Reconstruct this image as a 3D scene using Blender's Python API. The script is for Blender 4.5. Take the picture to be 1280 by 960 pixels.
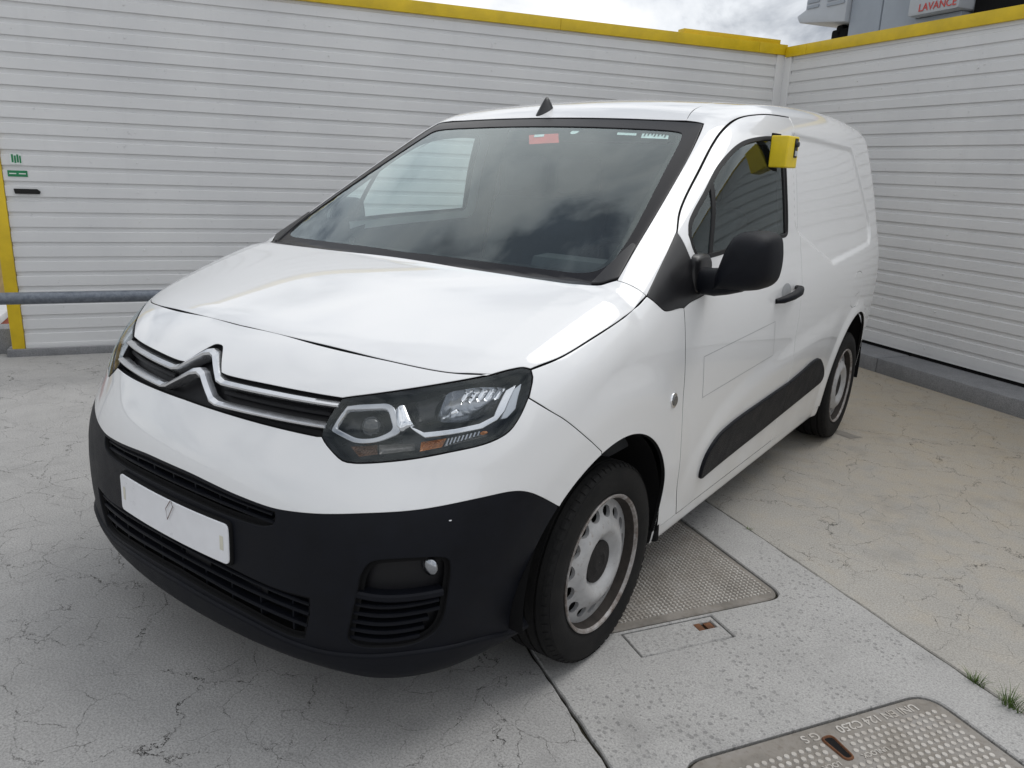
import bpy, bmesh, math, random
import numpy as np
from mathutils import Matrix, Vector
from mathutils.geometry import delaunay_2d_cdt

for o in list(bpy.data.objects):
    bpy.data.objects.remove(o)
scn = bpy.context.scene
COL = scn.collection
rnd = random.Random(7)

# ------------------------------------------------------------------ camera
cam_d = bpy.data.cameras.new('camera')
cam = bpy.data.objects.new('camera', cam_d)
COL.objects.link(cam)
cam_d.sensor_width = 36.0
cam_d.lens = 27.15
cam_d.clip_start = 0.02
cam_d.clip_end = 900.0
cam.matrix_world = Matrix(((0.80523691, -0.18968551, 0.56179438, 1.88526),
                           (0.59168586, 0.19513178, -0.78219655, -1.91508),
                           (0.03874742, 0.96225932, 0.26936154, 1.47834),
                           (0, 0, 0, 1)))
scn.camera = cam

# ------------------------------------------------------------------ sky and sun (bright overcast)
SUN_EL, SUN_AZ = math.radians(58), math.radians(26)      # azimuth measured from +Y towards +X
world = bpy.data.worlds.new('World')
scn.world = world
world.use_nodes = True
wn, wl = world.node_tree.nodes, world.node_tree.links
wn.clear()
w_out = wn.new('ShaderNodeOutputWorld')
sky = wn.new('ShaderNodeTexSky')
sky.sky_type = 'NISHITA'
sky.sun_disc = False
sky.sun_elevation = SUN_EL
sky.sun_rotation = SUN_AZ
bg_sky = wn.new('ShaderNodeBackground')
bg_sky.inputs['Strength'].default_value = 0.12
wl.new(sky.outputs[0], bg_sky.inputs['Color'])
tc = wn.new('ShaderNodeTexCoord')
mp = wn.new('ShaderNodeMapping')
mp.inputs['Scale'].default_value = (1.0, 1.0, 1.7)
mp.inputs['Location'].default_value = (0.0, 0.0, 0.0)
wl.new(tc.outputs['Generated'], mp.inputs['Vector'])
nz = wn.new('ShaderNodeTexNoise')
nz.inputs['Scale'].default_value = 3.3
nz.inputs['Detail'].default_value = 7.0
nz.inputs['Roughness'].default_value = 0.56
nz.inputs['Distortion'].default_value = 0.6
wl.new(mp.outputs[0], nz.inputs['Vector'])
cr_ = wn.new('ShaderNodeValToRGB')
cr_.color_ramp.elements[0].position = 0.36
cr_.color_ramp.elements[0].color = (0.25, 0.28, 0.33, 1)
cr_.color_ramp.elements[1].position = 0.60
cr_.color_ramp.elements[1].color = (0.985, 0.99, 1.0, 1)
e = cr_.color_ramp.elements.new(0.47)
e.color = (0.74, 0.77, 0.81, 1)
wl.new(nz.outputs['Fac'], cr_.inputs['Fac'])
bg_cl = wn.new('ShaderNodeBackground')
wl.new(cr_.outputs[0], bg_cl.inputs['Color'])
# the cloud layer is brighter on the sun's side of the sky
w_nrm = wn.new('ShaderNodeVectorMath'); w_nrm.operation = 'NORMALIZE'
wl.new(tc.outputs['Generated'], w_nrm.inputs[0])
w_dot = wn.new('ShaderNodeVectorMath'); w_dot.operation = 'DOT_PRODUCT'
wl.new(w_nrm.outputs[0], w_dot.inputs[0])
w_dot.inputs[1].default_value = (math.sin(SUN_AZ) * math.cos(SUN_EL), math.cos(SUN_AZ) * math.cos(SUN_EL), math.sin(SUN_EL))
w_aur = wn.new('ShaderNodeMapRange')
for k_, q_ in zip(('From Min', 'From Max', 'To Min', 'To Max'), (-.6, 1., .82, 1.12)):
    w_aur.inputs[k_].default_value = q_
wl.new(w_dot.outputs['Value'], w_aur.inputs['Value'])
wl.new(w_aur.outputs[0], bg_cl.inputs['Strength'])
nz2 = wn.new('ShaderNodeTexNoise')
nz2.inputs['Scale'].default_value = 1.7
nz2.inputs['Detail'].default_value = 4.0
wl.new(mp.outputs[0], nz2.inputs['Vector'])
mr = wn.new('ShaderNodeMapRange')
mr.inputs['From Min'].default_value = 0.32
mr.inputs['From Max'].default_value = 0.52
mr.inputs['To Min'].default_value = 0.72
mr.inputs['To Max'].default_value = 1.0
wl.new(nz2.outputs['Fac'], mr.inputs['Value'])
w_mix = wn.new('ShaderNodeMixShader')
wl.new(mr.outputs[0], w_mix.inputs['Fac'])
wl.new(bg_sky.outputs[0], w_mix.inputs[1])
wl.new(bg_cl.outputs[0], w_mix.inputs[2])
wl.new(w_mix.outputs[0], w_out.inputs['Surface'])

sun_d = bpy.data.lights.new('sun', 'SUN')
sun_d.energy = 1.15
sun_d.angle = math.radians(36)
sun_d.color = (1.0, 0.98, 0.95)
sun = bpy.data.objects.new('sun', sun_d)
COL.objects.link(sun)
sd = Vector((math.sin(SUN_AZ) * math.cos(SUN_EL), math.cos(SUN_AZ) * math.cos(SUN_EL), math.sin(SUN_EL)))
sun.rotation_euler = sd.to_track_quat('Z', 'Y').to_euler()

scn.view_settings.view_transform = 'Standard'
scn.view_settings.look = 'None'
scn.view_settings.exposure = 0.18
scn.view_settings.gamma = 1.0
scn.view_settings.use_curve_mapping = False
scn.render.engine = 'CYCLES'

# ------------------------------------------------------------------ materials
class NT:
    def __init__(s, name):
        s.m = bpy.data.materials.new(name)
        s.m.use_nodes = True
        s.n, s.l = s.m.node_tree.nodes, s.m.node_tree.links
        s.n.clear()
        s.out = s.n.new('ShaderNodeOutputMaterial')
    def node(s, t, **kw):
        nd = s.n.new(t)
        for k, v in kw.items():
            k = k.replace('_', ' ')
            if k in nd.inputs:
                s.put(nd.inputs[k], v)
        return nd
    def put(s, inp, v):
        if isinstance(v, bpy.types.NodeSocket):
            s.l.new(v, inp)
        else:
            inp.default_value = v
    def pos(s):
        return s.n.new('ShaderNodeNewGeometry').outputs['Position']
    def noise(s, scale, detail=4, rough=.5, vec=None, dist=0):
        nd = s.node('ShaderNodeTexNoise', Scale=scale, Detail=detail, Roughness=rough, Distortion=dist)
        s.l.new(vec if vec is not None else s.pos(), nd.inputs['Vector'])
        return nd.outputs['Fac']
    def ramp(s, fac, stops):
        nd = s.n.new('ShaderNodeValToRGB')
        els = nd.color_ramp.elements
        while len(els) < len(stops):
            els.new(.5)
        for e, (p, c) in zip(els, stops):
            e.position = p
            e.color = (*c, 1) if len(c) == 3 else c
        s.l.new(fac, nd.inputs['Fac'])
        return nd.outputs['Color']
    def rng(s, v, a, b, c=0., d=1.):
        nd = s.node('ShaderNodeMapRange')
        s.l.new(v, nd.inputs['Value'])
        for k, q in zip(('From Min', 'From Max', 'To Min', 'To Max'), (a, b, c, d)):
            nd.inputs[k].default_value = q
        return nd.outputs[0]
    def math(s, op, a, b=0.):
        nd = s.n.new('ShaderNodeMath')
        nd.operation = op
        s.put(nd.inputs[0], a)
        s.put(nd.inputs[1], b)
        return nd.outputs[0]
    def mix(s, fac, a, b, mode='MIX'):
        nd = s.n.new('ShaderNodeMix')
        nd.data_type = 'RGBA'
        nd.blend_type = mode
        s.put(nd.inputs[0], fac)
        for i, v in ((6, a), (7, b)):
            if isinstance(v, bpy.types.NodeSocket):
                s.l.new(v, nd.inputs[i])
            else:
                nd.inputs[i].default_value = (*v, 1)
        return nd.outputs[2]
    def bump(s, h, strength=.3, dist=.01):
        nd = s.node('ShaderNodeBump', Strength=strength, Distance=dist)
        s.l.new(h, nd.inputs['Height'])
        return nd.outputs[0]
    def bsdf(s, color, rough=.5, metal=0., coat=0., coat_rough=.05, normal=None, spec=.5):
        p = s.n.new('ShaderNodeBsdfPrincipled')
        if isinstance(color, bpy.types.NodeSocket):
            s.l.new(color, p.inputs['Base Color'])
        else:
            p.inputs['Base Color'].default_value = (*color, 1)
        s.put(p.inputs['Roughness'], rough)
        s.put(p.inputs['Metallic'], metal)
        p.inputs['Coat Weight'].default_value = coat
        p.inputs['Coat Roughness'].default_value = coat_rough
        p.inputs['Specular IOR Level'].default_value = spec
        if normal is not None:
            s.l.new(normal, p.inputs['Normal'])
        s.l.new(p.outputs[0], s.out.inputs['Surface'])
        return p

MAT = {}
def simple(name, color, rough=.5, metal=0., var=.15, scale=9., bump=0., bscale=400., coat=0., spec=.5, rvar=.08):
    t = NT(name)
    n = t.noise(scale, 5, .6)
    dark = tuple(c * (1 - var) for c in color)
    lite = tuple(min(1, c * (1 + var)) for c in color)
    col = t.ramp(n, [(.3, dark), (.7, lite)])
    nb = t.bump(t.noise(bscale, 2), bump, .004) if bump else None
    t.bsdf(col, t.rng(n, .2, .8, max(0, rough - rvar), rough + rvar), metal, coat, .06, nb, spec)
    MAT[name] = t.m
    return t.m

def make_materials():
    # van paint: white with a thin film of road dirt that gathers low on the body
    t = NT('white_paint')
    p = t.pos()
    n = t.noise(3.5, 6, .6)
    spk = t.rng(t.noise(160, 2, .5), .70, .78)
    sep = t.node('ShaderNodeSeparateXYZ'); t.l.new(p, sep.inputs[0])
    low = t.math('MULTIPLY', t.rng(sep.outputs[2], .75, .2), t.rng(n, .35, .75))
    c = t.mix(t.math('MULTIPLY', low, .45), (.755, .76, .765), (.50, .46, .40))
    c = t.mix(t.math('MULTIPLY', spk, t.math('MULTIPLY', t.rng(n, .52, .7), .25)), c, (.35, .31, .26))
    t.bsdf(c, t.rng(n, .3, .8, .34, .46), 0, 1., .02, None, .5)
    MAT['white_paint'] = t.m
    simple('black_plastic', (.0052, .0060, .0092), .5, var=.2, scale=14, bump=.22, bscale=900, spec=.16)
    simple('dark_plastic', (.006, .006, .0075), .5, var=.2, scale=20, spec=.3)
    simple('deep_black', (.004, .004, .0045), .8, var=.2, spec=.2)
    simple('underbody', (.012, .012, .012), .85, var=.3, spec=.2)
    simple('seal_rubber', (.006, .006, .007), .5, var=.2, spec=.25)
    simple('frit', (.008, .0075, .0095), .22, var=.1, spec=.22, rvar=.03)
    simple('lamp_dome', (.010, .011, .013), .06, var=.1, coat=1., spec=.6, rvar=.02)
    simple('sail_black', (.007, .007, .0085), .36, var=.15, spec=.5)
    simple('bezel_chrome', (.42, .43, .45), .12, 1., var=.06, scale=40, rvar=.03)
    simple('satin_chrome', (.70, .71, .73), .22, .85, var=.05, scale=30)
    simple('chrome', (.82, .83, .85), .07, 1., var=.03, scale=30, rvar=.02)
    simple('lamp_grey', (.010, .0105, .012), .3, var=.2, scale=40)
    simple('reflector', (.36, .375, .40), .2, 1., var=.1, scale=60)
    def fluted(name, color, metal, rough, sc):
        t = NT(name)
        wv = t.node('ShaderNodeTexWave', Scale=sc, Distortion=.6)
        mpn = t.node('ShaderNodeMapping'); mpn.inputs['Rotation'].default_value = (0, 0, .5)
        t.l.new(t.pos(), mpn.inputs['Vector']); t.l.new(mpn.outputs[0], wv.inputs['Vector'])
        n = t.noise(30, 3)
        c = t.ramp(n, [(.3, tuple(x * .7 for x in color)), (.7, color)])
        t.bsdf(c, rough, metal, .4, .03, t.bump(wv.outputs['Fac'], .7, .004))
        MAT[name] = t.m
    fluted('fluted_chrome', (.62, .63, .66), 1., .12, 22.)
    fluted('amber', (.46, .165, .035), .2, .2, 70.)
    fluted('amber_dim', (.15, .075, .04), .4, .2, 70.)
    simple('mirror_chrome', (.78, .79, .81), .05, 1., var=.02, scale=30, rvar=.01)
    simple('ribbed_clear', (.16, .155, .15), .2, .4, var=.3, scale=120)
    simple('plate_white', (.76, .765, .79), .32, var=.04, scale=14, coat=.2)
    simple('plate_tab', (.62, .60, .50), .5, var=.1)
    simple('wire', (.16, .10, .08), .5, var=.2)
    simple('cabin_grey', (.030, .032, .036), .7, var=.2, scale=20, bump=.2, bscale=700)
    simple('cabin_light', (.33, .34, .35), .75, var=.1, scale=12)
    simple('seat_cloth', (.022, .024, .029), .85, var=.3, scale=30, bump=.3, bscale=500)
    simple('yellow_case', (.78, .58, .015), .38, var=.08, scale=14, spec=.5)
    simple('yellow_paint', (.66, .46, .008), .42, var=.14, scale=5, bump=.05, bscale=120)
    simple('red_print', (.55, .06, .05), .5, var=.15)
    simple('pale_print', (.62, .68, .68), .5, var=.1, scale=30)
    simple('green_print', (.01, .20, .075), .5, var=.2, scale=40)
    simple('white_print', (.72, .76, .73), .5, var=.05)
    simple('machine_grey', (.30, .335, .38), .45, var=.08, scale=3)
    simple('machine_light', (.46, .49, .53), .45, var=.06, scale=3)
    simple('rust', (.13, .055, .024), .9, var=.4, scale=30, bump=.5, bscale=160)
    simple('tan_render', (.50, .36, .17), .9, var=.25, scale=8, bump=.4, bscale=60)
    simple('red_kerb', (.27, .065, .035), .8, var=.25, scale=12)
    simple('pale_slab', (.52, .52, .52), .8, var=.1, scale=5)
    # tyre rubber
    t = NT('tyre_rubber')
    n = t.noise(12, 5, .6)
    t.bsdf(t.ramp(n, [(.3, (.0055, .0055, .006)), (.75, (.013, .0125, .012))]), .74, 0, 0, .05,
           t.bump(t.noise(260, 2), .25, .003), .22)
    MAT['tyre_rubber'] = t.m
    # steel wheel, pale paint with rust blooming near the flange
    t = NT('wheel_steel')
    n = t.noise(17, 6, .7)
    n2 = t.noise(70, 4, .6)
    c = t.ramp(n, [(.3, (.33, .33, .335)), (.7, (.46, .46, .46))])
    c = t.mix(t.rng(n2, .60, .72, 0, .6), c, (.20, .15, .11))
    t.bsdf(c, .42, .25, .15, .2, t.bump(n2, .15, .003))
    MAT['wheel_steel'] = t.m
    t = NT('wheel_flange')
    n = t.noise(24, 6, .7)
    c = t.ramp(n, [(.30, (.085, .055, .042)), (.44, (.19, .165, .15)), (.62, (.36, .35, .345))])
    t.bsdf(c, .6, .3, 0, .1, t.bump(n, .3, .004))
    MAT['wheel_flange'] = t.m
    simple('barrel_dark', (.030, .025, .022), .8, .1, var=.4, scale=30, spec=.3)  # dark matt brown for the inside of the rim barrel
    t = NT('hub_rust')
    n = t.noise(60, 5, .7)
    t.bsdf(t.ramp(n, [(.35, (.004, .004, .004)), (.75, (.016, .013, .012))]), .8, .1, 0, .1, t.bump(n, .5, .006))
    MAT['hub_rust'] = t.m
    # thin window glass: clear pane with a Fresnel reflection
    def glass(name, tint, boost=1., rough=0., dirt=1.):
        t = NT(name)
        tr = t.n.new('ShaderNodeBsdfTransparent')
        tr.inputs[0].default_value = (*tint, 1)
        gl = t.n.new('ShaderNodeBsdfGlossy')
        gl.inputs['Roughness'].default_value = rough
        gl.inputs['Color'].default_value = (.88, .97, .98, 1)
        ge = t.n.new('ShaderNodeNewGeometry')
        dt = t.n.new('ShaderNodeVectorMath'); dt.operation = 'DOT_PRODUCT'
        t.l.new(ge.outputs['Incoming'], dt.inputs[0]); t.l.new(ge.outputs['Normal'], dt.inputs[1])
        om = t.math('MAXIMUM', t.math('SUBTRACT', 1., t.math('ABSOLUTE', dt.outputs['Value'])), 0.)
        frs = t.math('ADD', t.math('MULTIPLY', t.math('POWER', om, 5.), .957), .043)       # Schlick, same from both sides of the pane
        n = t.noise(6, 5, .6)
        fac = t.math('MINIMUM', t.math('ADD', t.math('MULTIPLY', frs, boost), t.rng(n, .4, .8, 0., .02)), 1.)
        mx = t.n.new('ShaderNodeMixShader')
        t.l.new(fac, mx.inputs[0]); t.l.new(tr.outputs[0], mx.inputs[1]); t.l.new(gl.outputs[0], mx.inputs[2])
        df = t.n.new('ShaderNodeBsdfDiffuse')
        df.inputs[0].default_value = (.5, .5, .48, 1)
        sp = t.rng(t.noise(130, 3, .6), .69, .74, 0., .5)
        mx2 = t.n.new('ShaderNodeMixShader')
        t.l.new(t.math('ADD', t.math('MULTIPLY', sp, t.rng(n, .45, .65, 0., dirt)), .006 * dirt), mx2.inputs[0])
        t.l.new(mx.outputs[0], mx2.inputs[1]); t.l.new(df.outputs[0], mx2.inputs[2])
        t.l.new(mx2.outputs[0], t.out.inputs['Surface'])
        MAT[name] = t.m
    glass('windscreen_glass', (.86, .97, .94), 1.75)
    glass('side_glass', (.84, .93, .92), 1.2)
    glass('lens_clear', (.95, .96, .97), .9, dirt=0.)
    # wall cladding
    t = NT('cladding_paint')
    n = t.noise(1.3, 6, .6)
    n2 = t.noise(26, 4, .6)
    mpn = t.node('ShaderNodeMapping')
    mpn.inputs['Scale'].default_value = (9, 9, .6)
    t.l.new(t.pos(), mpn.inputs['Vector'])
    st = t.noise(1., 5, .6, mpn.outputs[0])
    c = t.ramp(n, [(.3, (.635, .637, .64)), (.7, (.71, .71, .705))])
    c = t.mix(t.rng(st, .58, .78, 0, .10), c, (.33, .33, .33))
    c = t.mix(t.rng(n2, .66, .74, 0, .25), c, (.25, .25, .25))
    t.bsdf(c, t.rng(n, .3, .7, .38, .52), 0, .1, .3, t.bump(t.noise(90, 2), .05, .003))
    MAT['cladding_paint'] = t.m
    # galvanised pipe
    t = NT('galvanised')
    n = t.noise(42, 5, .7)
    t.bsdf(t.ramp(n, [(.3, (.10, .115, .14)), (.7, (.20, .22, .25))]), t.rng(n, .3, .7, .4, .6), .6)
    MAT['galvanised'] = t.m
    # concrete
    def concrete(name, a, b, crack=1., craze=1., pits=0., stain=0., cs=2.3):
        t = NT(name)
        p = t.pos()
        big = t.noise(.8, 6, .6)
        mid = t.noise(7, 6, .62)
        fine = t.noise(150, 3, .6)
        c = t.ramp(t.math('ADD', t.math('MULTIPLY', big, .55), t.math('MULTIPLY', mid, .45)), [(.33, a), (.66, b)])
        if stain:
            w = t.n.new('ShaderNodeVectorMath'); w.operation = 'DOT_PRODUCT'
            t.l.new(p, w.inputs[0]); w.inputs[1].default_value = (.53, .848, 0)
            g = t.math('ADD', t.rng(w.outputs['Value'], 1.6, 3.6, 0, .75), t.rng(mid, .3, .7, -.35, .3))
            c = t.mix(t.math('MULTIPLY', t.math('MAXIMUM', g, 0.), stain), c, (.43, .345, .225))
        c = t.mix(t.rng(fine, .38, .66, .0, .62), c, tuple(x * .62 for x in a))
        grain = t.noise(230, 2, .5)
        c = t.mix(t.rng(grain, .54, .68, 0, .55), c, tuple(x * .5 for x in a))
        hgt = t.math('MULTIPLY', fine, .4)
        # slow blotches
        c = t.mix(t.rng(t.noise(2.4, 5, .65), .55, .74, 0, .48), c, tuple(x * .55 for x in a))
        nv = t.node('ShaderNodeTexNoise', Scale=3.2, Detail=7, Roughness=.66)
        t.l.new(p, nv.inputs['Vector'])
        def cracks(scale, dist, w0, lo, hi, seed):
            vm = t.n.new('ShaderNodeVectorMath'); vm.operation = 'MULTIPLY_ADD'
            t.l.new(nv.outputs['Color'], vm.inputs[0]); vm.inputs[1].default_value = (dist, dist, 0); t.l.new(p, vm.inputs[2])
            vo = t.node('ShaderNodeTexVoronoi', Scale=scale)
            vo.voronoi_dimensions = '2D'
            vo.feature = 'DISTANCE_TO_EDGE'
            t.l.new(vm.outputs[0], vo.inputs['Vector'])
            wv = t.rng(t.noise(seed * 2.1, 4, .7), .35, .70, .25, 1.6)
            line = t.math('MAXIMUM', t.math('SUBTRACT', 1., t.math('DIVIDE', vo.outputs['Distance'], t.math('MULTIPLY', wv, w0 * scale))), 0.)
            line = t.math('MINIMUM', t.math('MULTIPLY', line, 1.7), 1.)
            msk = t.math('MULTIPLY', t.rng(t.noise(seed, 3, .6), lo, hi), t.rng(t.noise(seed * 6.3, 3, .6), .36, .56))
            return t.math('MULTIPLY', line, msk)
        if crack:
            k = cracks(cs, .45, .0023, .35, .47, 1.9)
            c = t.mix(t.math('MULTIPLY', k, 1. * crack), c, (.022, .020, .017))
            hgt = t.math('SUBTRACT', hgt, t.math('MULTIPLY', k, 1.5))
        if craze:
            k2 = cracks(8.5, .16, .0012, .42, .55, 2.7)
            c = t.mix(t.math('MULTIPLY', k2, .85 * craze), c, (.04, .037, .033))
            hgt = t.math('SUBTRACT', hgt, k2)
        if pits:
            vo = t.node('ShaderNodeTexVoronoi', Scale=52., Randomness=1.)
            vo.voronoi_dimensions = '2D'
            t.l.new(p, vo.inputs['Vector'])
            vd = t.node('ShaderNodeTexWhiteNoise'); vd.noise_dimensions = '3D'
            t.l.new(vo.outputs['Position'], vd.inputs['Vector'])
            sz = t.rng(vd.outputs['Value'], .35, 1., 0., .36)
            pit = t.math('MULTIPLY', t.rng(t.math('SUBTRACT', vo.outputs['Distance'], sz), -.04, .02, 1., 0.),
                         t.rng(vd.outputs['Value'], .36, .40))
            pit = t.math('MULTIPLY', pit, t.rng(t.noise(2.6, 4), .36, .58))
            c = t.mix(t.math('MULTIPLY', pit, .42 * pits), c, (.10, .10, .10))
            hgt = t.math('SUBTRACT', hgt, t.math('MULTIPLY', pit, .8))
        t.bsdf(c, t.rng(mid, .3, .7, .78, .92), 0, 0, .1, t.bump(hgt, .5, .006), .3)
        MAT[name] = t.m
    concrete('concrete_left', (.33, .325, .316), (.435, .427, .415), 1., 1., 0., 0., 2.6)
    concrete('concrete_right', (.35, .334, .305), (.455, .436, .40), 1., .9, .0, .75, 2.1)
    concrete('concrete_strip', (.36, .354, .344), (.475, .467, .453), 0., 0., 1.)
    concrete('concrete_kerb', (.20, .205, .215), (.33, .33, .335), .0, .0, .0)
    concrete('concrete_far', (.30, .295, .285), (.38, .37, .355), .8, .5, 0.)
    t = NT('joint_dirt')
    n = t.noise(60, 5, .7)
    t.bsdf(t.ramp(n, [(.35, (.016, .015, .012)), (.62, (.05, .045, .03)), (.8, (.07, .075, .03))]), .95, 0, 0, .1, t.bump(n, .8, .01), .2)
    MAT['joint_dirt'] = t.m
    t = NT('cast_cover')
    n = t.noise(5, 6, .62)
    n2 = t.noise(55, 4, .6)
    c = t.ramp(n, [(.32, (.16, .148, .132)), (.5, (.245, .225, .20)), (.7, (.30, .285, .27))])
    c = t.mix(t.rng(n2, .52, .72, 0, .5), c, (.15, .125, .10))
    t.bsdf(c, .8, .15, 0, .1, t.bump(n2, .4, .004), .3)
    MAT['cast_cover'] = t.m
    t = NT('cast_stud')
    n = t.noise(9, 5, .62)
    t.bsdf(t.ramp(n, [(.3, (.33, .30, .265)), (.7, (.52, .50, .47))]), .62, .2, 0, .1, None, .4)
    MAT['cast_stud'] = t.m
    t = NT('grass_blade')
    n = t.noise(40, 3)
    t.bsdf(t.ramp(n, [(.3, (.035, .075, .014)), (.7, (.13, .20, .045))]), .6, 0, 0, .1, None, .3)
    MAT['grass_blade'] = t.m
    t = NT('damp')
    n = t.noise(16, 4)
    t.bsdf(t.ramp(n, [(.3, (.17, .155, .135)), (.7, (.24, .22, .19))]), .5, 0, 0, .1, None, .4)
    MAT['damp'] = t.m
make_materials()

# ------------------------------------------------------------------ object helpers
def link(o, parent=None):
    COL.objects.link(o)
    if parent is not None:
        o.parent = parent
    return o
def tag(o, label=None, cat=None, group=None, kind=None):
    if label: o['label'] = label
    if cat: o['category'] = cat
    if group: o['group'] = group
    if kind: o['kind'] = kind
    return o
def thing(name, label, cat, loc=(0, 0, 0), rz=0., group=None):
    o = bpy.data.objects.new(name, None)
    o.empty_display_size = .1
    o.location = loc
    o.rotation_euler = (0, 0, rz)
    link(o)
    return tag(o, label, cat, group)
def mesh_obj(name, verts, faces, mat, parent=None, normals=None, smooth=True, mats2=None, midx=None):
    me = bpy.data.meshes.new(name)
    me.from_pydata([tuple(map(float, v)) for v in verts], [], [tuple(map(int, f)) for f in faces])
    me.materials.append(MAT[mat])
    if mats2:
        me.materials.append(MAT[mats2])
        me.polygons.foreach_set('material_index', np.array(midx, dtype=np.int32))
    me.polygons.foreach_set('use_smooth', np.full(len(me.polygons), smooth))
    me.update()
    if normals is not None:
        me.normals_split_custom_set_from_vertices([tuple(map(float, n)) for n in normals])
    return link(bpy.data.objects.new(name, me), parent)
def bm_obj(name, bm, mat, parent=None, smooth=False, bevel=0., seg=2, angle=None):
    if bevel:
        bmesh.ops.bevel(bm, geom=[e for e in bm.edges if len(e.link_faces) == 2 and e.calc_face_angle(0) > .5],
                        offset=bevel, segments=seg, profile=.6, affect='EDGES')
    me = bpy.data.meshes.new(name)
    bm.normal_update()
    bm.to_mesh(me)
    bm.free()
    me.materials.append(MAT[mat])
    if smooth:
        me.polygons.foreach_set('use_smooth', np.full(len(me.polygons), True))
        me.set_sharp_from_angle(angle=math.radians(angle or 38))
    return link(bpy.data.objects.new(name, me), parent)
def add_box(bm, lo, hi, mat=None):
    r = bmesh.ops.create_cube(bm, size=1.)
    M = Matrix.Translation([(a + b) / 2 for a, b in zip(lo, hi)]) @ Matrix.Diagonal([b - a for a, b in zip(lo, hi)] + [1])
    if mat is not None:
        M = mat @ M
    bmesh.ops.transform(bm, matrix=M, verts=r['verts'])
    return r['verts']
def box(name, lo, hi, mat, parent=None, bevel=.004, xf=None, smooth=True):
    bm = bmesh.new()
    add_box(bm, lo, hi, xf)
    return bm_obj(name, bm, mat, parent, smooth, bevel)
def prism(name, poly, z0, z1, mat, parent=None, bevel=0., xf=None, smooth=True):
    """poly in (x,y), extruded along z"""
    bm = bmesh.new()
    vs = [bm.verts.new((x, y, z0)) for x, y in poly]
    f = bm.faces.new(vs)
    r = bmesh.ops.extrude_face_region(bm, geom=[f])
    bmesh.ops.translate(bm, vec=(0, 0, z1 - z0), verts=[g for g in r['geom'] if isinstance(g, bmesh.types.BMVert)])
    bmesh.ops.recalc_face_normals(bm, faces=bm.faces)
    if xf is not None:
        bmesh.ops.transform(bm, matrix=xf, verts=bm.verts)
    return bm_obj(name, bm, mat, parent, smooth, bevel)
def tube(name, pts, rad, mat, parent=None, seg=12, caps=True):
    pts = [Vector(p) for p in pts]
    rad = rad if isinstance(rad, (list, tuple)) else [rad] * len(pts)
    V, Fc = [], []
    up = Vector((0, 0, 1))
    for i, p in enumerate(pts):
        d = (pts[min(i + 1, len(pts) - 1)] - pts[max(i - 1, 0)]).normalized()
        a = d.cross(up if abs(d.dot(up)) < .95 else Vector((1, 0, 0))).normalized()
        b = d.cross(a)
        for k in range(seg):
            t = 2 * math.pi * k / seg
            V.append(p + (a * math.cos(t) + b * math.sin(t)) * rad[i])
    for i in range(len(pts) - 1):
        for k in range(seg):
            Fc.append((i * seg + k, i * seg + (k + 1) % seg, (i + 1) * seg + (k + 1) % seg, (i + 1) * seg + k))
    if caps:
        Fc.append(tuple(range(seg)))
        Fc.append(tuple(reversed(range((len(pts) - 1) * seg, len(pts) * seg))))
    o = mesh_obj(name, V, Fc, mat, parent)
    bm = bmesh.new(); bm.from_mesh(o.data); bmesh.ops.recalc_face_normals(bm, faces=bm.faces); bm.to_mesh(o.data); bm.free()
    o.data.set_sharp_from_angle(angle=math.radians(50))
    return o
def lathe_x(name, prof, mat, parent=None, seg=72, loc=(0, 0, 0), smooth_angle=35, flip=1):
    """prof: (x, r) pairs revolved round the x axis"""
    V, Fc = [], []
    n = len(prof)
    for k in range(seg):
        t = 2 * math.pi * k / seg
        for x, r in prof:
            V.append((loc[0] + flip * x, loc[1] + r * math.cos(t), loc[2] + r * math.sin(t)))
    for k in range(seg):
        for i in range(n - 1):
            a, b = k * n + i, ((k + 1) % seg) * n + i
            Fc.append((a, b, b + 1, a + 1) if flip > 0 else (a, a + 1, b + 1, b))
    o = mesh_obj(name, V, Fc, mat, parent)
    o.data.set_sharp_from_angle(angle=math.radians(smooth_angle))
    return o
# ------------------------------------------------------------------ body surface of the van (metres; y back from the front axle, x to its left)
class Spl:
    """natural cubic spline"""
    def __init__(s,pts):
        p=np.array(pts,float);s.x=p[:,0];s.y=p[:,1];n=len(p);h=np.diff(s.x)
        A=np.eye(n);b=np.zeros(n)
        for i in range(1,n-1):
            A[i,i-1]=h[i-1];A[i,i]=2*(h[i-1]+h[i]);A[i,i+1]=h[i]
            b[i]=6*((s.y[i+1]-s.y[i])/h[i]-(s.y[i]-s.y[i-1])/h[i-1])
        s.m=np.linalg.solve(A,b);s.h=h
    def __call__(s,t):
        t=np.asarray(t,float);tc=np.clip(t,s.x[0],s.x[-1])
        i=np.clip(np.searchsorted(s.x,tc)-1,0,len(s.h)-1)
        h=s.h[i];a=(s.x[i+1]-tc)/h;b=(tc-s.x[i])/h
        y=a*s.y[i]+b*s.y[i+1]+((a**3-a)*s.m[i]+(b**3-b)*s.m[i+1])*h*h/6
        # linear extrapolation
        n=len(s.h)
        d0=(s.y[1]-s.y[0])/s.h[0]-s.h[0]*(2*s.m[0]+s.m[1])/6
        d1=(s.y[n]-s.y[n-1])/s.h[n-1]+s.h[n-1]*(s.m[n-1]+2*s.m[n])/6
        return y+np.where(t<s.x[0],(t-s.x[0])*d0,0)+np.where(t>s.x[-1],(t-s.x[-1])*d1,0)
def sstep(t,a,b):
    u=np.clip((t-a)/(b-a),0,1);return u*u*(3-2*u)
def smax(a,b,k): return np.maximum(a,b)+np.maximum(k-np.abs(a-b),0)**2/(4*k)
def smin(a,b,k): return -smax(-a,-b,k)
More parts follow.
